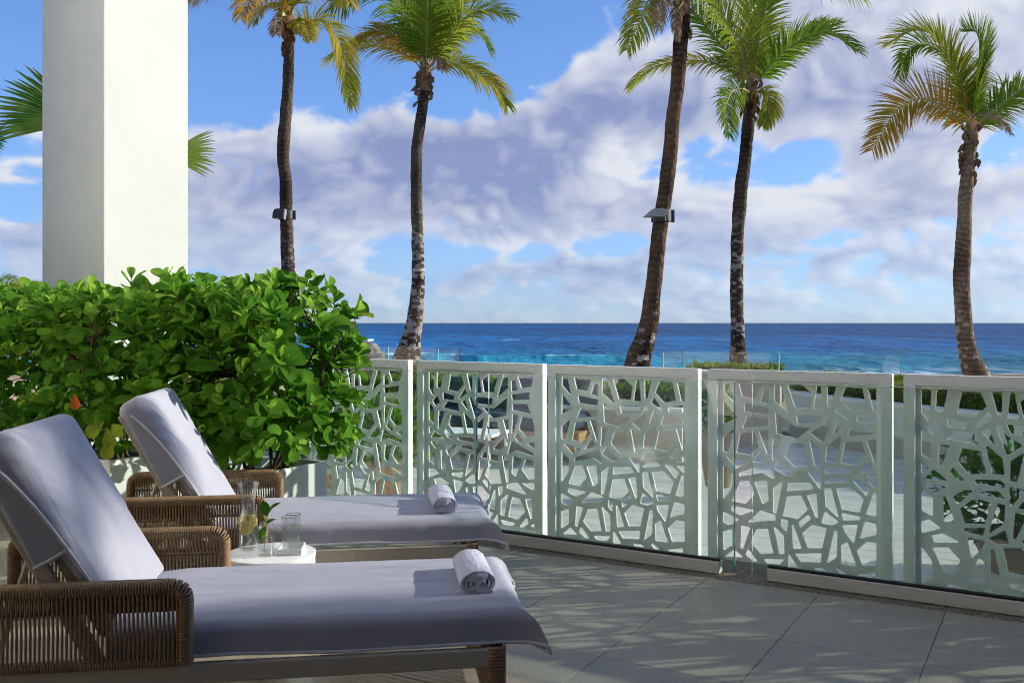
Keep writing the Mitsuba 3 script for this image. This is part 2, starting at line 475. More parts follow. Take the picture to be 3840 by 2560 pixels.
# terrace floor: slab with joints showing between separate tiles
floor = structure('terrace_floor')
part(floor, 'bed', ply(basis(box(16, 12.0, 0.30, (0, -0.7, -0.162)), (0, 0, 0), AX, BX), 'm_joint'))
TILE, GAP = 0.575, 0.0026
random.seed(5)
tile_v = [ply(cbox(TILE - GAP, TILE - GAP, 0.03, 0.0012), 'm_tile') for _ in range(1)]
EDGE = 4.80                                # the b of the pebble strip before the glass rail
for i in range(-9, 8):
    for j in range(-1, 9):
        a0, b0 = -2.185 + (i + 4.5) * TILE - 4 * TILE, 4.02 + (j - 6.5) * TILE
        if b0 + TILE / 2 > EDGE or b0 < 0.3: continue
        d = plan(a0, b0)
        if d[1] < 2.2 or abs(d[0]) > 0.62 * d[1] + 0.5: continue
        m = np.eye(4)
        m[:3, 0], m[:3, 1], m[:3, 3] = AX, BX, plan(a0, b0, -0.015 + 0.0006 * random.random())
        part(floor, 'tile', {**tile_v[0], 'to_world': T(m)})
# cut row of tiles before the pebble strip
b_last = max(4.02 + (j - 6) * TILE for j in range(-1, 9) if 4.02 + (j - 6) * TILE <= EDGE)
if EDGE - b_last > 0.03:
    cut = ply(cbox(TILE - GAP, EDGE - b_last - GAP, 0.03, 0.0012), 'm_tile')
    for i in range(-9, 8):
        m = np.eye(4)
        m[:3, 0], m[:3, 1], m[:3, 3] = AX, BX, plan(-2.185 + (i + 0.5) * TILE, (EDGE + b_last) / 2, -0.015)
        part(floor, 'tile', {**cut, 'to_world': T(m)})
part(floor, 'pebble_border', ply(basis(box(15.9, 0.30, 0.02, (0, EDGE + 0.15, -0.012)), (0, 0, 0), AX, BX), 'm_pebble'))

# outer pavement of long pavers
pave = structure('outer_pavement')
part(pave, 'bed', ply(basis(box(40, 9.5, 0.25, (3, EDGE + 0.30 + 4.75, -0.232)), (0, 0, 0), AX, BX), 'm_joint'))
PW, PL = 0.19, 1.5
pv = [ply(cbox(PL - 0.006, PW - 0.006, 0.03, 0.002), k) for k in ('m_paver', 'm_paver_dark')]
count = 0
for j in range(0, 37):
    b0 = EDGE + 0.32 + PW * (j + 0.5)
    for i in range(-12, 14):
        a0 = (i + 0.5 * (j % 2)) * PL
        d = plan(a0, b0)
        if d[0] < -0.26 * d[1] or d[0] > 0.57 * d[1] + 0.3: continue
        m = np.eye(4)
        m[:3, 0], m[:3, 1], m[:3, 3] = AX, BX, plan(a0, b0, -0.106 + 0.001 * random.random())
        part(pave, 'paver', {**pv[random.random() < 0.4], 'to_world': T(m)})
        count += 1

# land under everything, the beach and the sea
ys = np.r_[-80, 0, 12, 20, 26, 34, 44, 56, 70, 90, 130]
zs = np.r_[-0.32, -0.32, -0.32, -0.34, -0.6, -1.1, -1.55, -1.95, -2.45, -3.4, -6.0]
xs = np.linspace(-260, 260, 120)
yy = np.r_[np.linspace(-80, 14, 6), np.linspace(16, 130, 90)]
P = np.zeros((len(xs), len(yy), 3))
P[..., 0], P[..., 1] = xs[:, None], yy[None]
P[..., 2] = np.interp(yy, ys, zs)[None] + 0.10 * (meshkit.fbm(np.stack([P[..., 0] * 0.15, P[..., 1] * 0.3, P[..., 0] * 0], -1), 3) - 0.5) * np.clip((yy - 18) / 20, 0, 1)[None]
structure('beach', ply(grid_mesh(P), 'm_sand', smooth=True))

SEA = -2.55


def f_sea(p, n, uv):
    y = p[1] + 6 * noise(p[0] * 0.03, p[1] * 0.03, 0) + 18 * (fbm(p[0] * 0.012, p[1] * 0.05, 2.0, 3) - 0.5)
    c = mix((0.10, 0.36, 0.38), (0.030, 0.27, 0.36), smoothstep(62, 84, y))
    c = mix(c, (0.010, 0.125, 0.30), smoothstep(82, 150, y))
    c = mix(c, (0.005, 0.078, 0.215), smoothstep(150, 480, y))
    streak = fbm(p[0] * 0.05, p[1] * 0.012 + 5, 1.0, 6)
    chop = fbm(p[0] * 0.30, p[1] * 0.075, 8.0, 4)
    c = c * (0.35 + 1.3 * streak) * (0.45 + 1.1 * chop)
    wash = smoothstep(84, 70, p[1] + 7 * noise(p[0] * 0.06, 0, 3) - 0.02 * p[0])
    lace = smoothstep(0.40, 0.62, fbm(p[0] * 0.7, p[1] * 0.28, 4.0, 4))
    crest = smoothstep(-1.83, -1.62, p[2]) * smoothstep(0.35, 0.6, fbm(p[0] * 0.4, p[1] * 0.6, 9.0, 3))
    cap = smoothstep(0.74, 0.80, fbm(p[0] * 0.10, p[1] * 0.04, 6.0, 4)) * smoothstep(100, 140, p[1]) * smoothstep(330, 200, p[1]) * 0.35
    return mix(c, (0.80, 0.82, 0.80), dr.minimum(1.0, wash * lace + crest + cap))


def f_sea_b(p, n, uv):
    far = dr.maximum(1.0, p[1] / 120)
    a = fbm(p[0] * 0.9, p[1] * 0.5, 0.0, 4)
    b = fbm(p[0] * 0.16, p[1] * 0.06, 7.0, 3)
    return 0.4 * a + 1.6 * b


mat('m_sea', bump(pr(proc(f_sea), 0.42, 0.10), f_sea_b, 1.0, 0.05))
ysea = np.r_[np.linspace(58, 130, 220), np.geomspace(131, 420, 150), np.geomspace(430, 26000, 60)]
xsea = np.linspace(-1, 1, 260)
P = np.zeros((len(xsea), len(ysea), 3))
half = np.maximum(110, ysea * 0.75)
P[..., 0] = xsea[:, None] * half[None]
P[..., 1] = ysea[None]
X, Y = P[..., 0], P[..., 1]
q = np.stack([X * 0.05, Y * 0.11, 0 * X], -1)
h = 0.55 * (meshkit.fbm(q, 4, 4) - 0.5) + 0.35 * (meshkit.fbm(q * 4.1, 3, 8) - 0.5)
brk = 92 + 9 * (meshkit.fbm(np.stack([X * 0.02, 0 * X, 0 * X], -1), 2, 2) - 0.5) + 0.03 * X
amp = 0.75 * np.clip(meshkit.fbm(np.stack([X * 0.035 + 9, 0 * X, 0 * X], -1), 2, 5) * 2.6 - 0.75, 0, 1)
h = h + amp * np.exp(-np.abs((Y - brk) / np.where(Y < brk, 1.6, 4.5)) ** 1.6)
P[..., 2] = SEA + h * np.clip((600 - Y) / 400, 0, 1) * np.clip((Y - 60) / 20, 0.2, 1)
structure('sea', ply(grid_mesh(P), 'm_sea', smooth=True))

# ---------------------------------------------------------------- building around the camera (roof and wall behind; outside the frame)
mat('m_teak_ceiling', pr(proc(lambda p, n, uv: mix((0.09, 0.065, 0.045), (0.06, 0.045, 0.03), fbm(p[0] * 2, p[1] * 9, p[2] * 2, 3))), 0.6, 0.3))
mat('m_teak_wall', pr(proc(lambda p, n, uv: mix((0.10, 0.07, 0.05), (0.07, 0.05, 0.035), fbm(p[0] * 2, p[1] * 9, p[2] * 2, 3))), 0.6, 0.3))
mat('m_white_wall', pr(rgb(0.89, 0.85, 0.75), 0.7, 0.2))
mat('m_cream_wall', pr(rgb(0.60, 0.55, 0.46), 0.7, 0.2))
bld = thing('hotel_building', 'hotel wing with a deep roof over the terrace, behind the viewpoint', 'building')
part(bld, 'roof', ply(basis(box(16, 5.0, 0.45, (4.0, -1.0, 3.925)), (0, 0, 0), AX, BX), 'm_teak_ceiling'))
part(bld, 'wall', ply(basis(box(30, 0.3, 4.0, (-3, -3.4, 1.7)), (0, 0, 0), AX, BX), 'm_teak_wall'))
mat('m_window', pr(rgb(0.02, 0.025, 0.03), 0.08, 0.6))
part(bld, 'side_wall', ply(cbox(0.4, 2.3, 8.0, 0.01, (-4.2, 1.30, 3.6)), 'm_white_wall'))
part(bld, 'side_wall', ply(cbox(0.4, 4.0, 8.0, 0.01, (-4.2, -1.86, 3.6)), 'm_teak_wall'))
part(bld, 'facade', ply(basis(cbox(0.4, 3.9, 8.0, 0.01, (-0.2, 1.95, 3.6)), (-3.05, 2.5, 0), np.array([0.955, 0.297, 0]), np.array([-0.297, 0.955, 0])), 'm_white_wall'))
part(bld, 'end_wall', ply(cbox(0.4, 7.0, 3.9, 0.01, (5.75, 0.55, 1.7)), 'm_teak_wall'))
for i in range(-3, 4):
    part(bld, 'window', ply(basis(cbox(2.3, 0.06, 2.7, 0.01, (i * 3.2, -3.22, 1.40)), (0, 0, 0), AX, BX), 'm_window'))

# pillar
PIL = at(388, 1212, 7.35) * [1, 1, 0]
pil = thing('pillar', 'tall square white pillar behind the left end of the leafy hedge', 'pillar')
part(pil, 'shaft', ply(basis(rbox(0.80, 0.83, 5.2, 0.012, 12, (-0.40, 0.415, 2.4)), PIL, AX, BX), 'm_plaster'))

# ---------------------------------------------------------------- cut-out screen panels
FTOP = 1.085


def top_point(px, py):
    return at(px, py, (EYE - FTOP) * FOC / (py - 1212))


corners = [((1563, 1352.0), (2035, 1364.7)), ((2055, 1366.6), (2617, 1382.5)), ((2654, 1383.4), (3345, 1401.0)), ((3388, 1402.4), (3840, 1415.0))]
lines = [(top_point(*a), top_point(*b)) for a, b in corners]
PWID = 1.03
frames = []                                # (left front top corner, unit direction, width)
for k, (a, b) in enumerate(lines):
    e = (b - a) * [1, 1, 0]
    w = np.linalg.norm(e)
    e /= w
    frames.append((a, e, w if k < 3 else PWID + 0.06))
a1 = top_point(1531, 1349.6)
e1 = frames[0][1]
frames.insert(0, (a1 - e1 * PWID, e1, PWID))

# holes of the pattern, traced on the fourth panel (crop pixels; scale and origin below)
HA = {1: '218,178 290,180 342,412 222,288', 2: '397,183 640,205 650,213 587,365 437,335', 3: '695,275 752,278 752,430 655,402', 4: '822,198 885,200 993,528 820,390',
      5: '980,205 1150,210 1270,310 1238,475 1070,468', 6: '1333,222 1368,224 1393,498 1290,490', 7: '1457,225 1553,228 1488,470 1462,455',
      8: '1678,238 1870,250 1918,495 1745,513 1617,387', 9: '1947,255 2050,255 2050,508 2007,498', 10: '218,408 372,588 212,662', 11: '460,425 752,482 740,552 470,517',
      12: '500,587 738,612 735,690 443,717', 13: '833,530 1065,710 1245,720 1080,845 850,778', 14: '1083,568 1398,570 1362,655 1110,660', 15: '1472,568 1510,600 1400,893 1255,775 1410,690',
      16: '1590,630 1655,670 1525,802', 17: '1593,450 1712,612 1702,620 1555,520', 18: '1808,588 2030,560 2028,655 1818,645', 19: '1738,697 1935,690 2030,790 1703,820',
      20: '330,742 265,1005 212,997 212,832', 21: '415,785 575,770 632,935 525,1040 370,1010', 22: '638,762 735,748 750,1015 735,1027', 23: '810,840 895,850 815,1108 795,1078',
      24: '1010,903 1165,912 1232,1170 1065,1183 948,1055', 25: '1242,858 1365,960 1370,1170 1308,1173', 26: '1610,820 1612,850 1545,1122 1433,1112 1455,940',
      27: '1675,895 1865,885 1910,1040 1790,1165 1617,1128', 28: '1930,870 2045,855 2048,1140 2020,1145', 29: '245,1057 492,1138 370,1195', 30: '665,998 705,1075 635,1128 560,1122',
      31: '762,1138 820,1332 680,1250 402,1293 405,1255', 32: '880,1093 1065,1290 960,1290 820,1200', 33: '1225,1245 1375,1240 1370,1450', 34: '1483,1183 1735,1222 1720,1252 1430,1254 1432,1218',
      35: '1972,1120 2000,1170 1925,1250 1840,1252', 36: '2048,1237 2048,1307 1925,1308', 37: '213,1172 318,1265 305,1435 207,1570'}
HB = {38: '415,88 515,82 580,240 472,350 318,317', 39: '588,95 725,77 748,312 683,355', 40: '915,92 838,465 807,458 812,165', 41: '990,107 1240,105 1290,178 982,197',
      42: '1490,42 1660,60 1688,92 1430,103', 43: '1762,75 1845,85 1965,180 1922,253', 44: '1942,92 2048,90 2048,182', 45: '978,270 1140,258 1213,425 1100,535 930,497',
      46: '1215,252 1318,238 1340,510 1325,523', 47: '1427,178 1495,170 1585,515 1435,375', 48: '1568,175 1742,160 1885,303 1835,455 1633,418', 49: '2022,210 2043,225 2033,505 1925,478',
      50: '322,382 575,432 420,488 305,432', 51: '208,450 392,543 278,605 207,568', 52: '655,437 822,490 833,548 512,572', 53: '908,538 980,562 965,687 912,635',
      54: '1220,492 1255,530 1132,637 1113,577', 55: '1425,450 1587,577 1500,612 1390,582', 56: '1630,468 1850,517 1830,548 1652,550', 57: '208,690 312,660 312,848 205,913',
      58: '430,620 523,642 440,892 420,878', 59: '610,662 738,657 803,945 652,952 538,820', 60: '817,630 928,738 937,950 878,957', 61: '1030,615 1048,617 1143,890 1045,895',
      62: '1273,610 1440,650 1385,885 1222,885 1155,715', 63: '1635,617 1812,610 1768,832 1660,690', 64: '1912,572 2047,608 2047,722 1843,772', 65: '1540,682 1570,690 1560,995 1452,1065',
      66: '1693,820 1797,1100 1625,1078 1618,857', 67: '1930,815 2048,832 2050,1090 1875,1095 1808,920', 68: '340,905 438,995 235,982', 69: '503,897 615,1045 560,1037 475,963',
      70: '243,1043 465,1060 360,1130 300,1130', 71: '697,1017 932,1025 880,1078 735,1060', 72: '992,957 1140,1185 988,1185', 73: '1070,957 1382,953 1368,1055 1130,1045',
      74: '535,1100 592,1103 500,1185 452,1165', 75: '690,1120 800,1130 790,1185 640,1150', 76: '1293,1130 1400,1135 1490,1200 1400,1212', 77: '1553,1120 1710,1215 2028,1188 2020,1240 1880,1262 1620,1212'}
# extra holes of the other pattern, traced at the left edge of the fifth panel
EA = {1: '507,273 620,283 603,680 507,560', 2: '697,275 828,280 770,545 690,530', 4: '507,775 620,925 612,1150 503,1075', 5: '590,770 690,672 752,785 652,850',
      7: '735,935 858,955 740,1250 716,1230', 8: '505,1195 580,1265 512,1328', 9: '548,1388 655,1278 838,1420', 10: '545,1460 805,1495 655,1575'}
EB = {11: '480,25 615,120 615,340 483,275', 12: '750,115 772,112 875,410 762,415', 13: '487,415 575,390 710,492 487,548', 14: '607,585 735,560 940,665 635,660',
      15: '482,718 607,890 613,1085 482,1165', 16: '625,730 810,730 945,880 865,1043 738,1005', 17: '632,1212 680,1185 760,1225 700,1243'}


def to_plane(px, py, fr):
    o, e, w = fr
    n = np.cross(e, UP)
    r = np.array([(px - 1920) / FOC, 1.0, -(py - 1212) / FOC])
    x = np.array([0, 0, EYE]) + r * (((o - [0, 0, EYE]) @ n) / (r @ n))
    return (x - o) @ e, x[2]


def read(table, ox, oy, sc, fr):
    return {k: np.array([to_plane(ox + float(p.split(',')[0]) * sc, oy + float(p.split(',')[1]) * sc, fr) for p in s.split()]) for k, s in table.items()}


A4 = frames[3]
holes_a = {**read(HA, 2640, 1380, 740 / 2352, A4), **read(HB, 2640, 1780, 740 / 2352, A4)}
A5 = frames[4]
extra = {**{100 + k: v for k, v in read(EA, 3300, 1380, 540 / 1802, A5).items()}, **{100 + k: v for k, v in read(EB, 3300, 1830, 540 / 1728, A5).items()}}
WA = A4[2]
# the mirrored pattern: matched on one pentagon that both tracings show
mir = {k: np.stack([WA - v[:, 0], v[:, 1]], 1) for k, v in holes_a.items()}
shift = 0.118                              # the other pattern is the mirror image moved along by this much
holes_b = {k: v + [shift, 0] for k, v in mir.items() if k not in (9, 28, 36, 44, 49, 64, 67)}
holes_b.update(extra)
FW, FT, PT = 0.055, 0.055, 0.008           # frame bar, frame depth, plate thickness
ZB = -0.075


def screen(fr, holes, label):
    o, e, w = fr
    key = thing('screen_panel', label, 'screen panel', 'cut-out screen panels along the terrace edge')
    outw = np.cross(UP, e)                 # away from the terrace
    if outw[1] < 0: outw = -outw
    base = o * [1, 1, 0]
    outer, inner = sg.box(0, ZB, w, FTOP), sg.box(FW, ZB + FW, w - FW, FTOP - FW)
    ring = extrude(outer.buffer(-0.004).buffer(0.004, quad_segs=2).difference(inner.buffer(0.012).buffer(-0.012)), FT)
    part(key, 'frame', ply(basis(ring, base, e, UP, outw), 'm_white_metal'))
    plate = sg.box(FW - 0.004, ZB + FW - 0.004, w - FW + 0.004, FTOP - FW + 0.004)
    win = sg.box(FW + 0.026, ZB + FW + 0.012, w - FW - 0.028, FTOP - FW - 0.012)
    cuts = []
    for h in holes.values():
        p = sg.Polygon(h).buffer(0).buffer(0.0025, join_style='mitre').intersection(win).buffer(-0.004).buffer(0.004, quad_segs=1)
        cuts += [g for g in getattr(p, 'geoms', [p]) if g.area > 2e-4]
    left = plate.difference(union_all(cuts))
    m = cat([extrude(g, PT) for g in getattr(left, 'geoms', [left]) if g.area > 2e-4])
    m.apply_translation([0, 0, FT - PT - 0.012])
    part(key, 'lattice_plate', ply(basis(m, base, e, UP, outw), 'm_white_metal'))
    return key


screen(frames[0], holes_b, 'white cut-out screen panel partly hidden by the leafy hedge, leftmost in the row')
screen(frames[1], holes_b, 'white cut-out screen panel second from left, in front of the navy sofa')
screen(frames[2], holes_a, 'white cut-out screen panel in the middle of the row, below the dark leaning palm')
screen(frames[3], holes_a, 'white cut-out screen panel second from right, crossed by the gap between glass panes')
screen(frames[4], holes_b, 'white cut-out screen panel at the right edge, in front of a dark potted shrub')

for q in range(3):                         # the row goes on to the right, out of view; it shades the terrace floor
    o_, e_, w_ = frames[-1]
    frames.append((o_ + e_ * (w_ + 0.05), e_, 1.06))
    screen(frames[-1], holes_a if q % 2 else holes_b, f"white cut-out screen panel out of view, {('first', 'second', 'third')[q]} beyond the right edge")

# ---------------------------------------------------------------- glass balustrade in front of the screens
RB, GTOP = 4.895, 1.035                    # inner face of the rail, top of the glass


def a_at(px, b):
    """The a at which the vertical plane b is seen in pixel column px."""
    s = (px - 1920) / FOC
    return b * (s * BX[1] - BX[0]) / (AX[0] - s * AX[1])


GB = RB + 0.032
seams = [a_at(1786, GB), a_at(1834, GB), a_at(2753, GB), a_at(2823, GB)]
panes = [(a_at(500, GB), seams[0], 'large clear glass pane at the left, running behind the leafy hedge'),
         (seams[1], seams[2], 'large clear glass pane in the middle, between the two open joints'),
         (seams[3], seams[3] + 2.6, 'large clear glass pane at the right edge of the terrace')]
k = thing('glass_balustrade', 'frameless glass balustrade on low pale rails, along the terrace edge before the white screens', 'balustrade')
for a0, a1, lab in panes:
    v = np.array([plan(a0, GB, 0.012), plan(a1, GB, 0.012), plan(a1, GB, GTOP), plan(a0, GB, GTOP)])
    part(k, 'pane', ply(tri(v, [[0, 1, 2], [0, 2, 3]]), 'm_glass'))
    t = 0.0065
    part(k, 'edge', ply(basis(box(0.002, 2 * t, GTOP - 0.012, ((a0 - 0.003), GB, (GTOP + 0.012) / 2)), (0, 0, 0), AX, BX), 'm_glass_edge_pale'))
    part(k, 'edge', ply(basis(box(0.004, 2 * t, GTOP - 0.012, ((a1 + 0.003), GB, (GTOP + 0.012) / 2)), (0, 0, 0), AX, BX), 'm_glass_edge'))
    part(k, 'top_edge', ply(basis(box(a1 - a0 + 0.01, 2 * t, 0.003, ((a0 + a1) / 2, GB, GTOP + 0.0025)), (0, 0, 0), AX, BX), 'm_glass_edge_pale'))
for a0, a1, lab in ((a_at(600, RB), a_at(1720, RB), 'low pale rail holding the glass behind the far lounger'),
                    (a_at(1850, RB), a_at(2696, RB), 'low pale rail under the middle glass pane'), (a_at(2876, RB), a_at(2876, RB) + 2.7, 'low pale rail under the right glass pane')):
    r_ = part(k, 'rail', ply(basis(cbox(a1 - a0, 0.062, 0.066, 0.003, ((a0 + a1) / 2, RB + 0.031, 0.034)), (0, 0, 0), AX, BX), 'm_rail'), lab)
    part(r_, 'gasket', ply(basis(cbox(a1 - a0 - 0.004, 0.030, 0.012, 0.002, ((a0 + a1) / 2, RB + 0.024, 0.0735)), (0, 0, 0), AX, BX), 'm_gasket'))

# ---------------------------------------------------------------- sun loungers
TH = math.radians(8.5)
LE = np.array([math.cos(TH), math.sin(TH), 0])      # from head to foot
LL = np.array([-math.sin(TH), math.cos(TH), 0])     # across, away from the viewpoint


def coil(axis, w, h, r, pitch, n1, seg=16, sides=5):
    """One continuous rope wound round a flat bar that follows the axis points; n1 is the bar's width direction."""
    ax = np.asarray(axis, float)
    s = np.r_[0, np.cumsum(np.linalg.norm(np.diff(ax, axis=0), axis=1))]
    turns = int(s[-1] / pitch)
    ph = np.linspace(0, turns * 2 * PI, turns * seg)
    ss = ph / (turns * 2 * PI) * s[-1]
    c = np.stack([np.interp(ss, s, ax[:, k]) for k in range(3)], 1)
    t = np.gradient(c, axis=0)
    t /= np.linalg.norm(t, axis=1, keepdims=True)
    n1 = np.asarray(n1, float)
    n2 = np.cross(t, n1)
    ca, sa = np.cos(ph), np.sin(ph)
    k = (np.abs(ca) ** 4 + np.abs(sa) ** 4) ** -0.25
    pts = c + (k * ca * w / 2)[:, None] * n1 + (k * sa * h / 2)[:, None] * n2
    return tube(pts, r, sides, caps=False)


def f_rope_b(p, n, uv):
    return noise(p[0] * 300, p[1] * 300, p[2] * 170)


def arc_path(pts, rad, n=6):
    """A polyline with its inner corners rounded."""
    p = [np.asarray(x, float) for x in pts]
    out = [p[0]]
    for a, b, c in zip(p, p[1:], p[2:]):
        u, v = (a - b) / np.linalg.norm(a - b), (c - b) / np.linalg.norm(c - b)
        s, e = b + u * rad, b + v * rad
        for t in np.linspace(0, 1, n):
            out.append((1 - t) ** 2 * s + 2 * t * (1 - t) * b + t ** 2 * e)
    out.append(p[-1])
    return np.array(out)


LOC = np.eye(3)                            # lounger space: x = a (towards the foot), y = b (away), z up


def place(mesh, o):
    return basis(mesh, o, LE, LL)


def lounger_meshes():
    """Meshes of one lounger in its own space, shared by both copies: (part path, mesh, material, smooth)."""
    out = []
    for s, nm in ((-1, 'armrest'), (1, 'armrest_b')):
        y = s * 0.385
        path = arc_path([(-0.80, y, 0.285), (-0.80, y, 0.528), (-0.02, y, 0.528), (-0.02, y, 0.285)], 0.05)
        out.append((nm, coil(path, 0.062, 0.034, 0.0048, 0.0088, (0, 1, 0)), 'm_rope', True))
        out.append((nm + '/core', tube(resample(path, 60), 0.012, 6), 'm_frame_dark', True))
        out.append((nm + '/bottom_rail', coil([(-0.79, y, 0.294), (-0.03, y, 0.294)], 0.045, 0.022, 0.0045, 0.0088, (0, 1, 0), 12), 'm_rope', True))
        for i in range(57):
            x = -0.775 + i * 0.01305
            out.append((nm + '/rope_strand', tube([(x, y + s * 0.022, 0.514), (x + 0.002, y + s * 0.020, 0.40), (x, y + s * 0.018, 0.292)], 0.0042, 6, caps=False), 'm_rope', True))
        # short inner loops under the arm rail
        loops = [tube([(x, y - s * 0.026, 0.512), (x + 0.003, y - s * 0.024, 0.478), (x + 0.006, y - s * 0.010, 0.452)], 0.0044, 5, caps=False) for x in np.arange(-0.77, -0.04, 0.0131)]
        out.append((nm + '/rope_loops', cat(loops), 'm_rope', True))
        out.append((nm + '/inner_bar', tube([(-0.79, y - s * 0.008, 0.452), (-0.03, y - s * 0.008, 0.452)], 0.006, 6), 'm_rope', True))
    for s in (-1, 1):
        out.append(('side_rail', cbox(1.86, 0.030, 0.062, 0.005, (0.04, s * 0.372, 0.249)), 'm_frame', False))
    for x in (-0.86, 0.93):
        out.append(('cross_bar', cbox(0.03, 0.70, 0.05, 0.004, (x, 0, 0.249)), 'm_frame', False))
    for s in (-1, 1):
        out.append(('leg', coil([(0.965, s * 0.372, 0.006), (0.965, s * 0.372, 0.288)], 0.046, 0.050, 0.0060, 0.0112, (0, 1, 0), 16, 6), 'm_rope', True))
        out.append(('leg', cbox(0.035, 0.035, 0.22, 0.003, (-0.84, s * 0.372, 0.111)), 'm_frame', False))
    cross = [tube([(0.955, y, 0.02), (0.955, y, 0.235)], 0.0052, 6, caps=False) for y in np.arange(-0.34, 0.341, 0.0135)]
    out.append(('foot_rope_panel', cat(cross), 'm_rope', True))
    # mattress: seat and back
    out.append(('seat_mattress', rbox(1.30, 0.655, 0.105, 0.03, 12, (0.405, 0, 0.3375)), 'm_mesh', 40))
    ca, sa = math.cos(math.radians(61)), math.sin(math.radians(61))
    back = rbox(0.70, 0.655, 0.07, 0.025, 12, (0.34, 0, 0))

    def lean(m, lift):
        r = m.copy()
        M = np.eye(4)
        M[:3, 0], M[:3, 1], M[:3, 2] = (-ca, 0, sa), (0, 1, 0), (sa, 0, ca)
        M[:3, 3] = np.array([-0.235, 0, 0.385]) + lift * M[:3, 2]
        r.apply_transform(M)
        if np.linalg.det(M[:3, :3]) < 0: r.faces = r.faces[:, ::-1]
        return r
    out.append(('back_mattress', lean(back, -0.035), 'm_mesh', 40))
    for s in (-1, 1):
        out.append(('backrest_beam', lean(cbox(0.84, 0.032, 0.050, 0.004, (0.26, s * 0.318, 0)), -0.112), 'm_frame', False))
    out.append(('backrest_bar', lean(cbox(0.03, 0.60, 0.04, 0.004, (0.655, 0, 0)), -0.112), 'm_frame', False))
    out.append(('strut', tube([(-0.62, 0.30, 0.25), (-0.48, 0.30, 0.72)], 0.011, 8), 'm_frame', True))
    out.append(('strut', tube([(-0.62, -0.30, 0.25), (-0.48, -0.30, 0.72)], 0.011, 8), 'm_frame', True))
    return out, lean


L_PARTS, LEAN = lounger_meshes()


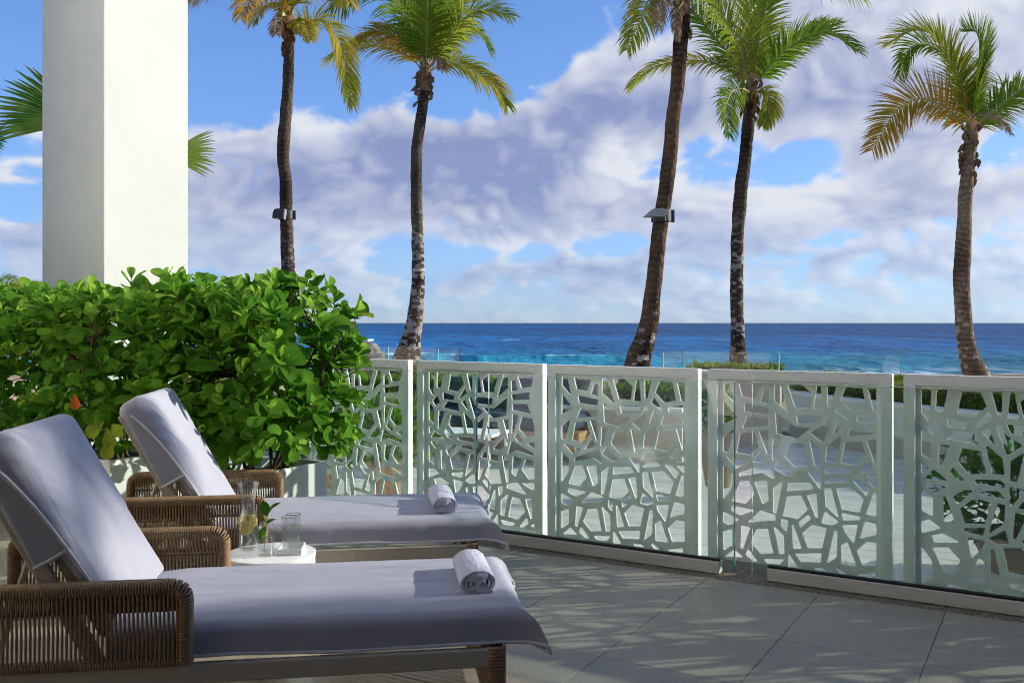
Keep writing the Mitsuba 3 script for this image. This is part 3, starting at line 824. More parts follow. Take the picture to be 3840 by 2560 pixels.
def towel_cover(seed):
    """The fitted towel: a draped seat cloth and a hood over the backrest; (name, mesh, material, smooth)."""
    rng = np.random.default_rng(seed)
    A0, A1, B, TOP = -0.26, 1.018, 0.322, 0.413
    u = np.r_[np.linspace(A0, 0.85, 70), np.linspace(0.86, A1 + 0.155, 52)]
    v = np.linspace(-B - 0.128, B + 0.128, 104)
    U, V = np.meshgrid(u, v, indexing='ij')
    da, db = np.maximum(U - A1, 0), np.maximum(np.abs(V) - B, 0)
    sg_ = np.sign(V)
    RAD = 0.045

    def roll(d):
        """Horizontal travel and drop of cloth that has gone d past the rounded edge."""
        th = np.minimum(d / RAD, PI / 2)
        return RAD * np.sin(th), RAD * (1 - np.cos(th)) + np.maximum(d - RAD * PI / 2, 0)
    ha, za = roll(da + RAD * 0.6 * (U > A1 - 9) * np.clip((U - (A1 - 0.03)) / 0.03, 0, 1) * 0)
    hb, zb = roll(db)
    both = np.minimum(da, db)
    x = np.minimum(U, A1) + ha
    y = sg_ * (np.minimum(np.abs(V), B) + hb)
    drop = np.maximum(za, zb) + 0.14 * np.minimum(za, zb)
    k = np.clip(both / 0.12, 0, 1)
    x = x + 0.045 * k ** 0.9 + 0.030 * np.clip(da / 0.15, 0, 1) ** 1.5
    y = y + sg_ * 0.034 * k
    z = TOP - drop - 0.010 * (np.abs(V) / B).clip(0, 1) ** 4
    # soft folds in the hanging cloth and fine creases on top
    hang = np.clip(db / 0.12, 0, 1)
    f = meshkit.fbm(np.stack([U * 5 + seed, z * 3, 0 * U], -1), 3, seed) - 0.5
    g = meshkit.fbm(np.stack([(U + 0.5 * z) * 16 + seed, z * 6 + 3, 0 * U], -1), 3, seed + 5) - 0.5
    y = y + sg_ * hang * (0.012 * f + 0.009 * g + 0.002)
    x = x + np.clip(da / 0.12, 0, 1) * 0.03 * (meshkit.fbm(np.stack([V * 9, 0 * V, 0 * V + seed], -1), 3, seed) - 0.5)
    z = z + 0.010 * (meshkit.fbm(np.stack([U * 2.5, V * 4, 0 * U + seed], -1), 3, seed + 2) - 0.5) * (hang == 0) + 0.0055 * (meshkit.fbm(np.stack([U * 5, V * 30, 0 * U + 4], -1), 3, seed + 9) - 0.5) * (hang < 0.4)
    z = z + hang ** 2 * 0.022 * (meshkit.fbm(np.stack([U * 3.0, 0 * V, 0 * V + 8], -1), 2, seed + 4) - 0.5) * sg_ * -1
    tuck = np.clip((-0.15 - U) / 0.11, 0, 1)
    z = z - 0.01 * tuck
    P = np.stack([x, y, z], -1)
    seat = grid_mesh(P)
    out = [('seat_cloth', seat, 'm_terry', True)]
    hem = np.vstack([P[8:, 0], P[-1, 1:], P[-2:7:-1, -1]])
    e = 0.0045
    out.append(('hem', tube(hem + [0, 0, -0.004], np.r_[np.full(len(hem), 0.0062)], 6), 'm_hem', True))
    # hood: front sheet the whole length of the back, pocket over the upper part
    sheet = m3.Manifold.batch_hull([m3.Manifold.sphere(r, 20).translate([xx, yy, zz]) for xx, r in ((0.03, 0.012), (0.675, 0.052)) for yy in (-0.290, 0.290) for zz in (-0.006 if xx < .5 else -0.050,)]
                                   + [m3.Manifold.sphere(0.012, 12).translate([0.03, yy, -0.02]) for yy in (-0.322, 0.322)])
    pocket = m3.Manifold.batch_hull([m3.Manifold.sphere(0.050, 24).translate([xx, yy, zz]) for xx in (0.675,) for yy in (-0.298, 0.298) for zz in (-0.050, -0.092)]
                                    + [m3.Manifold.sphere(0.014, 12).translate([0.30, yy, zz]) for yy in (-0.326, 0.326) for zz in (-0.016, -0.122)])
    hood = man((sheet + pocket).refine_to_length(0.018))
    hood = trimesh.Trimesh(hood.vertices, hood.faces, process=True)
    trimesh.smoothing.filter_taubin(hood, 0.5, 0.52, 8)
    hv = hood.vertices.copy()
    n = hood.vertex_normals
    near = np.clip((-hv[:, 1] + 0.05) / 0.33, 0, 1)
    cre = np.sin((hv[:, 0] * 0.75 + hv[:, 1] * 0.55 + 0.05 * meshkit.fbm(hv * 5 + seed, 2, 3)) * 105) * np.clip((hv[:, 0] - 0.30) / 0.15, 0, 1) * np.clip((0.74 - hv[:, 0]) / 0.1, 0, 1) * np.clip((near - 0.45) / 0.4, 0, 1) ** 1.2
    cre = cre * np.clip((n[:, 2] - 0.35) / 0.3, 0, 1)
    cre = cre * np.clip(2.4 * meshkit.fbm(np.stack([hv[:, 0] * 7, hv[:, 1] * 7, hv[:, 2] * 7 + seed], -1), 2, 8) - 0.6, 0, 1)
    long = meshkit.fbm(np.stack([hv[:, 0] * 3, hv[:, 1] * 24, hv[:, 2] * 10 + seed], -1), 3, 14) - 0.5
    hv = hv + n * (0.0065 * cre + 0.005 * long * np.clip((0.45 - hv[:, 0]) / 0.3, 0.15, 1) + 0.004 * (meshkit.fbm(hv * 4.0 + seed, 3, 6) - 0.5))[:, None]
    hood.vertices = hv
    out.append(('hood', LEAN(hood, 0.012), 'm_terry', True))
    hm = spline([(0.035, -0.326, -0.004), (0.16, -0.333, -0.012), (0.30, -0.348, -0.016), (0.45, -0.352, -0.032), (0.58, -0.352, -0.060), (0.66, -0.350, -0.090)], 60)
    out.append(('hood_hem', LEAN(tube(hm, 0.0058, 6), 0.012), 'm_hem', True))
    lo = resample([(0.298, -0.349, -0.012), (0.296, -0.350, -0.07), (0.297, -0.346, -0.132)], 20)
    out.append(('hood_hem', LEAN(tube(lo, 0.0058, 6), 0.012), 'm_hem', True))
    return out


def towel_roll(seed, length=0.33, w=0.142, h=0.090, turns=3.86, loose=1.0):
    """A rolled towel: an oval spiral of thick cloth, along +y, resting on z = 0."""
    rng = np.random.default_rng(seed)
    th = np.linspace(0.25 * PI, turns * 2 * PI, 150)
    r = np.linspace(0.10, 1.0, 150) ** 0.95
    wob = 1 + 0.06 * np.sin(th * 1.7 + seed) * (1 - r)
    t = 0.0052
    x = r * np.cos(th) * (w / 2 - t) * wob
    z = r * np.sin(th) * (h / 2 - t) * wob
    z = np.where(z < 0, z * 0.96, z)
    poly = sg.LineString(np.stack([x, z], 1)).buffer(t, quad_segs=3).simplify(0.0004)
    if poly.geom_type != 'Polygon': poly = max(poly.geoms, key=lambda g: g.area)
    # filled tube for the body, spiral relief on the ends
    ms = []
    N = 22
    for k in range(1):
        m = extrude(poly, length)
        ms.append(m)
    m = ms[0]
    m = m.subdivide_to_size(0.014, max_iter=6) if hasattr(m, 'subdivide_to_size') else m
    v = m.vertices.copy()
    v = np.stack([v[:, 0], v[:, 2], v[:, 1] + h / 2], -1)
    m.vertices = v
    m.faces = m.faces[:, ::-1]
    q = v * [22, 9, 22] + seed
    v = v + np.stack([meshkit.fbm(q, 3, seed) - 0.5, 0 * q[:, 0], meshkit.fbm(q + 7, 3, seed + 1) - 0.5], -1) * 0.010 + (meshkit.noise(v[:, None] * 130 + seed) - 0.5) * 0.0035
    rad = np.hypot(v[:, 0] / w * 2, (v[:, 2] - h / 2) / h * 2)
    v[:, 1] += 0.012 * (meshkit.fbm(np.stack([v[:, 0] * 30, v[:, 2] * 30, 0 * v[:, 0]], -1), 2, seed + 3) - 0.5) + 0.010 * (rad - 0.5) * np.sign(v[:, 1] - length / 2) * -0.6
    m.vertices = v
    return m


def lounger(o, label, cover_label, roll_label, seed, roll_at, roll_len):
    key = thing('sun_lounger', label, 'sun lounger', 'two sun loungers side by side')
    arms = {}
    for path, mesh, m, sm in L_PARTS:
        shape = ply(place(mesh, o), m, smooth=sm)
        if '/' in path:
            arm, sub = path.split('/')
            scene[numbered(f'{arms[arm]}__{sub}')] = shape
        elif path.startswith('armrest'):
            arms[path] = part(key, 'armrest', shape)
        else:
            part(key, path, shape)
    ck = thing('lounger_towel', cover_label, 'towel', 'fitted towels on the loungers')
    for nm, mesh, m, sm in towel_cover(seed):
        part(ck, nm, ply(place(mesh, o), m, smooth=sm))
    r = towel_roll(seed + 40, roll_len)
    r.apply_translation([roll_at[0], roll_at[1], 0.404])
    single('rolled_towel', ply(place(r, o), 'm_terry_light', smooth=50), roll_label, 'towel', 'rolled towels')
    return key


NEAR = np.array([-1.06, 3.315, 0])
FAR = np.array([-1.203, 4.76, 0])
lounger(NEAR, 'nearer sun lounger with brown rope armrests and a raised back, cut by the left edge', 'grey fitted towel on the nearer lounger, mostly in shade',
        'rolled grey towel on the foot of the nearer lounger', 3, (0.925, -0.215), 0.34)
lounger(FAR, 'farther sun lounger with brown rope armrests, standing before the leafy hedge', 'pale grey fitted towel on the farther lounger, brightly lit',
        'rolled pale towel on the foot of the farther lounger', 8, (0.845, -0.255), 0.38)

# ---------------------------------------------------------------- side table and what stands on it
TC = at(1016, 1212, 4.03) * [1, 1, 0]
TZ = 0.362
tb = thing('side_table', 'round white drum table between the two loungers', 'table')
part(tb, 'top', ply(lathe([(0, TZ), (0.186, TZ), (0.190, TZ - 0.003), (0.190, TZ - 0.016), (0, TZ - 0.016)], 72, TC), 'm_table', smooth=35))
part(tb, 'drum', ply(lathe([(0.187, TZ - 0.0165), (0.187, 0.01), (0.180, 0.0), (0, 0)], 72, TC), 'm_table', smooth=35))


def on_table(px, py):
    """The point of the table top seen at a pixel."""
    d = (EYE - TZ) * FOC / (py - 1212)
    return np.array([(px - 1920) / FOC * d, d, TZ + 0.0015])


CP = on_table(931, 2059)
k = thing('carafe', 'clear glass carafe of water with lemon slices on the white table', 'carafe')
prof = [(0.0, 0.0), (0.036, 0.0), (0.0395, 0.004), (0.0405, 0.03), (0.0405, 0.11), (0.038, 0.135), (0.031, 0.165), (0.0285, 0.185), (0.0285, 0.205), (0.032, 0.235), (0.038, 0.262), (0.0455, 0.288)]
prof_s = np.array(prof)
part(k, 'glass', ply(lathe(spline(prof_s, 60), 48, CP), 'm_glass_clear', smooth=True))
part(k, 'rim', ply(tube([CP + [0.0455 * math.cos(t), 0.0455 * math.sin(t), 0.288] for t in np.linspace(0, 2 * PI, 49)], 0.0011, 6, caps=False), 'm_glass_clear', smooth=True))
wl = 0.225
wp = [(r - 0.0022, z) for r, z in spline(prof_s, 60) if 0.006 < z < wl]
part(k, 'water', ply(lathe([(0, 0.006)] + wp + [(0, wl)], 40, CP), 'm_water_clear', smooth=40))


def f_lemon(p, n, uv):
    x, y = uv[0] * 2 - 1, uv[1] * 2 - 1
    r = dr.sqrt(x * x + y * y)
    a = dr.atan2(y, x)
    seg = smoothstep(0.10, 0.25, dr.abs(dr.sin(a * 4.5)))
    flesh = mix((0.88, 0.78, 0.42), (0.85, 0.62, 0.08), seg * smoothstep(0.08, 0.2, r))
    c = mix(flesh, (0.90, 0.85, 0.62), smoothstep(0.80, 0.84, r))
    return mix(c, (0.85, 0.60, 0.04), smoothstep(0.93, 0.96, r))


mat('m_lemon', pr(proc(f_lemon), 0.35, 0.5))


def lemon_mesh(r=0.030, t=0.007):
    m = trimesh.creation.cylinder(r, t, sections=36)
    m = m.subdivide()
    uv = m.vertices[:, :2] / r / 2 + 0.5
    return m, uv


lm, luv = lemon_mesh()
slices = [((-0.013, -0.012, 0.128), (68, 12, 20), 'lemon slice highest in the carafe, leaning left'), ((-0.002, -0.026, 0.098), (82, 0, 5), 'lemon slice facing the viewer, lowest in the carafe'),
          ((0.016, -0.006, 0.122), (75, 25, -35), 'lemon slice at the right side of the carafe'), ((-0.010, 0.010, 0.108), (70, -20, 40), 'lemon slice behind the others in the carafe')]
for (x, y, z), (rx, ry, rz), lab in slices:
    R = trimesh.transformations.euler_matrix(math.radians(rx), math.radians(ry), math.radians(rz))
    mm = lm.copy()
    mm.apply_transform(R)
    mm.apply_translation(CP + [x, y, z])
    single('lemon_slice', ply(mm, 'm_lemon', uv=luv), lab, 'lemon slice', 'lemon slices in the carafe')

VP_ = on_table(997, 2082)
k = thing('vase', 'small clear glass vase half full of water, holding a leafy sprig', 'vase')
part(k, 'glass', ply(lathe(spline([(0, 0), (0.030, 0), (0.0335, 0.004), (0.0345, 0.02), (0.0345, 0.105), (0.031, 0.122), (0.0265, 0.130), (0.0265, 0.138)], 50), 44, VP_), 'm_glass_clear', smooth=True))
part(k, 'rim', ply(tube([VP_ + [0.0265 * math.cos(t), 0.0265 * math.sin(t), 0.138] for t in np.linspace(0, 2 * PI, 41)], 0.0010, 6, caps=False), 'm_glass_clear', smooth=True))
part(k, 'water', ply(lathe([(0, 0.006), (0.030, 0.006), (0.0318, 0.01), (0.0318, 0.075), (0, 0.075)], 40, VP_), 'm_water_clear', smooth=40))


def leaf_mesh(L, W, curl=0.15, cup=0.12, nl=7, nw=5, shape='obovate', twist=0.0):
    """A leaf along +x from the stalk, face up (+z); with uv (across, along)."""
    u = np.linspace(0, 1, nl) ** 0.85
    v = np.linspace(-1, 1, nw)
    if shape == 'obovate':
        wprof = np.interp(u, [0, 0.08, 0.25, 0.45, 0.65, 0.82, 0.93, 0.98, 1.0], [0.06, 0.12, 0.40, 0.72, 0.96, 0.99, 0.80, 0.55, 0.36])
    else:
        wprof = np.interp(u, [0, 0.08, 0.25, 0.5, 0.75, 0.92, 1.0], [0.06, 0.2, 0.75, 1.0, 0.75, 0.3, 0.03])
    x = np.repeat(u[:, None], nw, 1) * L
    y = wprof[:, None] * v[None] * W / 2
    z = curl * L * (np.sin(u * 2.2) * 0.5 - 0.9 * u ** 2)[:, None] + cup * W * (v[None] ** 2) * wprof[:, None] + 0 * x
    a = twist * u[:, None]
    y, z = y * np.cos(a) - z * np.sin(a) * 0.3, z + y * np.sin(a)
    P = np.stack([x, y, z], -1)
    uv = np.stack([np.repeat((v[None] + 1) / 2, nl, 0), np.repeat(u[:, None], nw, 1)], -1).reshape(-1, 2)
    return grid_mesh(P), uv


def orient_matrix(o, d, up, roll=0.0, s=1.0):
    d = np.asarray(d, float) / np.linalg.norm(d)
    y = np.cross(up, d)
    if np.linalg.norm(y) < 1e-3: y = np.cross([1, 0, 0], d)
    y /= np.linalg.norm(y)
    z = np.cross(d, y)
    y, z = y * math.cos(roll) + z * math.sin(roll), z * math.cos(roll) - y * math.sin(roll)
    m = np.eye(4)
    m[:3, 0], m[:3, 1], m[:3, 2], m[:3, 3] = d * s, y * s, z * s, o
    return m


k = thing('leafy_sprig', 'sprig of dark green leaves standing in the small glass vase', 'sprig')
s0, s1 = VP_ + [-0.008, 0, 0.012], VP_ + [0.006, 0, 0.165]
part(k, 'stem', ply(tube(spline([s0, VP_ + [-0.004, 0, 0.08], s1, VP_ + [0.010, 0, 0.19]], 12), 0.0016, 6), 'm_twig_green', smooth=True))
for (o, d, L, W, roll) in (((0.002, 0, 0.125), (-0.1, -0.75, -0.5), 0.085, 0.038, 0.2), ((0.004, 0, 0.150), (0.42, -0.35, 0.80), 0.085, 0.044, 0.9), ((0.002, 0, 0.140), (-0.70, -0.2, 0.45), 0.055, 0.034, 0.4),
                           ((0.006, 0, 0.165), (-0.35, 0.3, 0.75), 0.075, 0.048, -0.6), ((0.010, 0, 0.19), (0.75, 0.1, 0.55), 0.062, 0.018, 0.8), ((0.002, 0, 0.13), (0.3, 0.5, 0.2), 0.06, 0.034, 0.0)):
    m, uv = leaf_mesh(L, W, 0.18, 0.12, shape='oval')
    part(k, 'leaf', {**ply(m, 'm_clusia_deep', smooth=True, uv=uv), 'to_world': T(orient_matrix(VP_ + np.array(o), d, UP, roll))})

TP = on_table(1090, 2070) + [0.0, 0.012, 0]
k = thing('tray', 'small white square tray under the drinking glasses', 'tray')
ty = np.array([math.cos(0.10), math.sin(0.10), 0])
tx = np.array([-ty[1], ty[0], 0])
tray = trimesh.util.concatenate([cbox(0.105, 0.135, 0.008, 0.001, (0, 0, 0.004)), cbox(0.105, 0.005, 0.024, 0.001, (0, -0.066, 0.0125)), cbox(0.105, 0.005, 0.024, 0.001, (0, 0.066, 0.0125)),
                                 cbox(0.005, 0.126, 0.024, 0.001, (-0.0502, 0, 0.0125)), cbox(0.005, 0.126, 0.024, 0.001, (0.0502, 0, 0.0125))])
part(k, 'body', ply(basis(tray, TP, ty, tx), 'm_tray'))
for q, (dx, dy, lab) in enumerate(((-0.006, -0.022, 'tall clear drinking glass of iced water, nearer on the tray'), (0.004, 0.032, 'tall clear drinking glass of water, farther on the tray'))):
    o = TP + ty * dx + tx * dy + [0, 0, 0.0085]
    k = thing('drinking_glass', lab, 'glass', 'drinking glasses on the tray')
    part(k, 'glass', ply(lathe([(0, 0), (0.0270, 0), (0.0285, 0.003), (0.0292, 0.02), (0.0315, 0.146)], 40, o), 'm_glass_clear', smooth=40))
    part(k, 'rim', ply(tube([o + [0.0315 * math.cos(t), 0.0315 * math.sin(t), 0.146] for t in np.linspace(0, 2 * PI, 41)], 0.0009, 6, caps=False), 'm_frame_dark', smooth=True))
    part(k, 'water', ply(lathe([(0, 0.006), (0.0268, 0.006), (0.0272, 0.02), (0.0295, 0.10), (0, 0.10)], 36, o), 'm_water_clear', smooth=40))

# ---------------------------------------------------------------- planters and the clusia hedge
PH, PB, PA = 0.48, 0.66, 0.94
planter_near = [np.array([-1.50, 5.33, 0]), np.array([-2.55, 5.91, 0]), np.array([-3.60, 6.50, 0])]
plab = ['white square planter behind the farther lounger, at the right end of the leafy hedge', 'bright white planter seen between the two lounger backs', 'white planter behind the nearer lounger back, at the left edge']
shrub_lab = ['glossy round-leaved shrub at the right end of the hedge, beside the screen panels', 'glossy round-leaved shrub in the middle of the hedge, before the pillar', 'glossy round-leaved shrub at the left edge, left of the pillar']


def local(o, x, y, z):
    return o - AX * x + BX * y + UP * z           # x to the left along the row, y away


sizes = [(0.46, 0.66), (PA, PB), (PA, PB)]
for o, lab, (PA_, PB_) in zip(planter_near, plab, sizes):
    k = thing('planter', lab, 'planter', 'white planters of the hedge')
    t = 0.022
    body = sg.box(0, 0, PA_, PB_).buffer(-0.01).buffer(0.01, quad_segs=3)
    wall = extrude(body.difference(sg.box(t, t, PA_ - t, PB_ - t)), PH)
    part(k, 'wall', ply(basis(wall, o, -AX, BX), 'm_planter', smooth=30))
    soil = extrude(sg.box(t + 0.001, t + 0.001, PA_ - t - 0.001, PB_ - t - 0.001), PH - 0.06)
    part(k, 'soil', ply(basis(soil, o, -AX, BX), 'm_soil'))

leaf_protos = []
for L, W, cu, cp, tw in ((0.120, 0.078, 0.10, 0.16, 0.1), (0.135, 0.085, 0.22, 0.12, -0.2), (0.105, 0.074, -0.05, 0.20, 0.2), (0.125, 0.080, 0.30, 0.10, 0.3), (0.090, 0.060, 0.08, 0.18, 0.0)):
    leaf_protos.append(leaf_mesh(L, W, cu, cp, 8, 5, twist=tw))
leaf_shapes = {(i, b): ply(m, b, smooth=True, uv=uv) for i, (m, uv) in enumerate(leaf_protos) for b in CLUSIA + ['m_leaf_yellow', 'm_leaf_orange']}


def shrub(o, lab, seed, xr, yr, ztop, n_tips, zlow=0.50):
    """Stems from the soil to leaf rosettes spread through the hedge volume; the largest leaves in view are parts of their own."""
    rng = np.random.default_rng(seed)
    key = thing('clusia_shrub', lab, 'shrub', 'round-leaved shrubs of the hedge')
    stems, leaves = [], []
    wide = 0.44 if seed == 1 else PA
    bases = [local(o, wide * (0.15 + 0.7 * rng.random()), PB * (0.2 + 0.6 * rng.random()), PH - 0.08) for _ in range(9)]
    mains = []
    for b in bases:
        top = local(o, rng.uniform(*xr), rng.uniform(*yr), ztop * rng.uniform(0.62, 0.85))
        mid = (b + top) / 2 + rng.normal(0, 0.06, 3)
        c = spline([b, mid, top], 14)
        mains.append(c)
        stems.append(tube(c, np.linspace(0.013, 0.006, 14), 6))
    allp = np.vstack(mains)
    for i in range(n_tips):
        # more tips near the outer surface
        for _ in range(20):
            x, y, z = rng.uniform(*xr), rng.uniform(*yr), rng.uniform(zlow, ztop)
            fx, fy, fz = (x - xr[0]) / (xr[1] - xr[0]) * 2 - 1, (y - yr[0]) / (yr[1] - yr[0]) * 2 - 1, (z - zlow) / (ztop - zlow) * 2 - 1
            edge = max(abs(fx) * 0.7, -fy if fy < 0 else 0.6 * fy, fz)
            top_lim = ztop * (0.93 + 0.13 * meshkit.noise(np.array([x * 4.0, y * 4.0, seed * 3.1])))
            if seed == 1 and fx < -0.2 and fz > 0 and fx * fx + fz * fz > 1.15: continue
            if seed == 1 and ((x > 0.35 and z < 0.66) or (x < 0.05 and z < 0.62)): continue
            if z < top_lim and rng.random() < 0.22 + 0.9 * max(edge, 0) ** 3 and (z > 0.62 or rng.random() < 0.55): break
        p = local(o, x, y, z)
        j = np.argmin(np.linalg.norm((allp - p) * [1, 1, 0.8], axis=1) + 0.3 * np.maximum(allp[:, 2] - p[2], 0))
        q = allp[j]
        out = p - local(o, np.mean(xr), np.mean(yr) + 0.1, 0.85)
        ax = out / (np.linalg.norm(out) + 1e-6) * np.array([1, 1, 0.6]) + np.array([0.25, -0.20, 1.05]) * (1 if z > 0.75 else 0.35) + rng.normal(0, 0.35, 3)
        if z < 0.62: ax += [0, 0, -0.6]
        ax /= np.linalg.norm(ax)
        c = spline([q, (p + q) / 2 + rng.normal(0, 0.02, 3) - [0, 0, 0.02], p - ax * 0.03, p], 7)
        stems.append(tube(c, np.linspace(0.0045, 0.0026, 7), 5))
        pairs = rng.integers(2, 5)
        ph = rng.random() * PI
        e1 = np.cross(ax, UP + [0.1, 0.2, 0])
        e1 /= np.linalg.norm(e1)
        e2 = np.cross(ax, e1)
        for m in range(pairs):
            back = m * 0.030 + (0.0 if m else -0.004)
            open_ = math.radians((22, 42, 58, 74)[min(m, 3)] + rng.normal(0, 9))
            for s in (0, PI):
                a = ph + m * PI / 2 + s + rng.normal(0, 0.18)
                r = e1 * math.cos(a) + e2 * math.sin(a)
                d = ax * math.cos(open_) + r * math.sin(open_)
                d = d / np.linalg.norm(d) + np.array([0, 0, -0.12 * m])
                size = (0.66, 1.0, 1.14, 1.16)[min(m, 3)] * rng.uniform(0.80, 1.18)
                up = ax + 0.001
                M = orient_matrix(p - ax * back, d, up, rng.normal(0, 0.25), size)
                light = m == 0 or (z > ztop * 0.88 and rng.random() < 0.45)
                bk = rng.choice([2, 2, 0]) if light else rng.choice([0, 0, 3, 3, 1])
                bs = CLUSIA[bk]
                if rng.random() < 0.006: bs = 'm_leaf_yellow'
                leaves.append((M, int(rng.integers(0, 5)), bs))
    if seed == 2:
        leaves.append((orient_matrix(at(281, 1476, 5.75), (0.15, -0.2, -1), (0.2, -1, 0), 0.0, 0.80), 0, 'm_leaf_orange'))
        for px, py, dd in ((400, 1600, (0.25, -0.2, -0.9)), (412, 1640, (-0.05, -0.3, -1)), (392, 1575, (-0.4, -0.4, -0.5)), (420, 1590, (0.5, -0.4, -0.3))):
            leaves.append((orient_matrix(at(px, py, 5.78), dd, (0.4, -1, 0.3), 0.1, 1.0), 1, 'm_leaf_yellow'))
    part(key, 'stems', ply(cat(stems), 'm_bark_twig', smooth=True))
    cam = np.array([0, 0, EYE])
    # nearest to the front face first: those that show largest
    def rank(l):
        c = l[0][:3, 3]
        dpt = (c - o) @ BX
        return dpt - 0.25 * (c[2] > ztop - 0.25)
    order = sorted(range(len(leaves)), key=lambda i: rank(leaves[i]))
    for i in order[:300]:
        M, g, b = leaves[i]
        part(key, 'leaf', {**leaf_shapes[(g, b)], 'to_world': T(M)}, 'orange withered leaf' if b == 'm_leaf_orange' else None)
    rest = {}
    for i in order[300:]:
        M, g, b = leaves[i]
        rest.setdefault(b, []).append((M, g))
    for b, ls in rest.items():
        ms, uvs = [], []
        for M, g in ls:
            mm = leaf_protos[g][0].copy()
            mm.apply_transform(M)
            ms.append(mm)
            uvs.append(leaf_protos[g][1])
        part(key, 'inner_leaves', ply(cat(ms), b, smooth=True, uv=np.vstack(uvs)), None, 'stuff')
    return len(leaves)


nl = [shrub(planter_near[0], shrub_lab[0], 1, (-0.42, 1.0), (-0.16, 0.62), 1.62, 410),
      shrub(planter_near[1], shrub_lab[1], 2, (-0.10, 1.04), (-0.14, 0.58), 1.57, 290),
      shrub(planter_near[2], shrub_lab[2], 3, (-0.12, 1.10), (-0.16, 0.58), 1.59, 285)]

# ---------------------------------------------------------------- garden walls, low hedges and pots beyond the screens
def ribbon_wall(pts, th, z0, z1, cap=0.0):
    """A wall along plan points, th thick towards the far side; with a cap of its own."""
    ln = sg.LineString([p[:2] for p in pts])
    poly = ln.buffer(th / 2, cap_style='flat', join_style='mitre')
    m = extrude(orient(poly), z1 - z0)
    m.apply_translation([0, 0, z0])
    c = extrude(orient(ln.buffer(th / 2 + 0.015, cap_style='flat', join_style='mitre')), 0.035)
    c.apply_translation([0, 0, z1 + 0.0005])
    return m, c


def low_hedge(lab, pts, width, z0, z1, n, seed, leaf=0.045, mats=('m_hedge_a', 'm_hedge_b', 'm_hedge_dark'), group='clipped low hedges on the garden walls'):
    """A clipped hedge of small pointed leaves along plan points; nobody could count the leaves."""
    rng = np.random.default_rng(seed)
    key = thing('low_hedge', lab, 'hedge', group)
    p = np.asarray(pts, float)[:, :2]
    seg = np.r_[0, np.cumsum(np.linalg.norm(np.diff(p, axis=0), axis=1))]
    t = rng.uniform(0, seg[-1], n)
    c = np.stack([np.interp(t, seg, p[:, 0]), np.interp(t, seg, p[:, 1])], 1)
    k = np.clip(np.searchsorted(seg, t) - 1, 0, len(p) - 2)
    dr_ = (p[k + 1] - p[k]) / np.linalg.norm(p[k + 1] - p[k], axis=1, keepdims=True)
    nr = np.stack([-dr_[:, 1], dr_[:, 0]], 1)
    f = rng.uniform(-1, 1, n)
    f = np.sign(f) * np.abs(f) ** 0.5
    top = z1 + 0.05 * (meshkit.fbm(np.stack([c[:, 0] * 5, c[:, 1] * 5, 0 * t], -1), 3, seed) - 0.5) * 2
    g = rng.uniform(0, 1, n) ** 0.55
    bulge = width / 2 * (0.85 + 0.3 * meshkit.fbm(np.stack([c[:, 0] * 4, c[:, 1] * 4, g * 3], -1), 3, seed + 1))
    pos = np.column_stack([c + nr * (f * bulge)[:, None], z0 + (top - z0) * g])
    d = rng.normal(0, 0.6, (n, 3)) + np.column_stack([nr * f[:, None] * 0.6, 0.5 + g * 0.5])
    d /= np.linalg.norm(d, axis=1, keepdims=True)
    s = np.cross(d, rng.normal(0, 1, (n, 3)))
    s /= np.linalg.norm(s, axis=1, keepdims=True)
    L = leaf * rng.uniform(0.7, 1.35, n)[:, None]
    nn = np.cross(d, s)
    v = np.stack([pos, pos + d * L * 0.5 + s * L * 0.22 + nn * L * 0.08, pos + d * L, pos + d * L * 0.5 - s * L * 0.22 + nn * L * 0.08], 1)
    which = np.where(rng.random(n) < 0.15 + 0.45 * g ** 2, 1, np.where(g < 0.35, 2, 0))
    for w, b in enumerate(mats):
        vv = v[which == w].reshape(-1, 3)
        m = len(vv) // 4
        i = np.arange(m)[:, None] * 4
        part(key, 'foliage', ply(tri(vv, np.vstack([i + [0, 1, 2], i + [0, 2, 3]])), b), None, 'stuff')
    core = sg.LineString(p).buffer(width * 0.36, cap_style='flat', join_style='mitre')
    cm = extrude(orient(core), (z1 - z0) * 0.86)
    cm.apply_translation([0, 0, z0])
    part(key, 'twigs', ply(cm, 'm_soil'))
    return key


# back wall behind the sofa and its hedge
W1 = [at(1150, 1212, 12.2), at(1680, 1212, 11.15), at(2172, 1212, 10.05), at(2560, 1212, 9.75)]
m, c = ribbon_wall(W1, 0.10, -0.2, 0.43)
k = thing('garden_wall', 'low beige garden wall with a white cap, behind the navy sofa', 'wall')
part(k, 'body', ply(m, 'm_beige_wall'))
part(k, 'cap', ply(c, 'm_wall_cap'))
H1 = [p + np.array([0.08, 0.42, 0]) for p in W1]
low_hedge('clipped green hedge on the beige garden wall, seen through the left screen panels', H1, 0.55, 0.30, 0.665, 15000, 11)
# taller beige wall block and its return
k = thing('garden_wall', 'tall beige wall block in the middle, behind the potted shrub', 'wall')
b0, b1 = at(2475, 1212, 11.2), at(2926, 1212, 10.75)
ex = (b1 - b0) * [1, 1, 0]
wl_ = np.linalg.norm(ex)
ex = ex / wl_
ey = np.cross(UP, ex)
part(k, 'body', ply(basis(cbox(wl_, 0.30, 1.02, 0.006, (wl_ / 2, 0.15, 0.24)), b0 * [1, 1, 0], ex, ey), 'm_beige_wall'))
part(k, 'cap', ply(basis(cbox(wl_ + 0.02, 0.32, 0.04, 0.005, (wl_ / 2, 0.15, 0.771)), b0 * [1, 1, 0], ex, ey), 'm_wall_cap'))
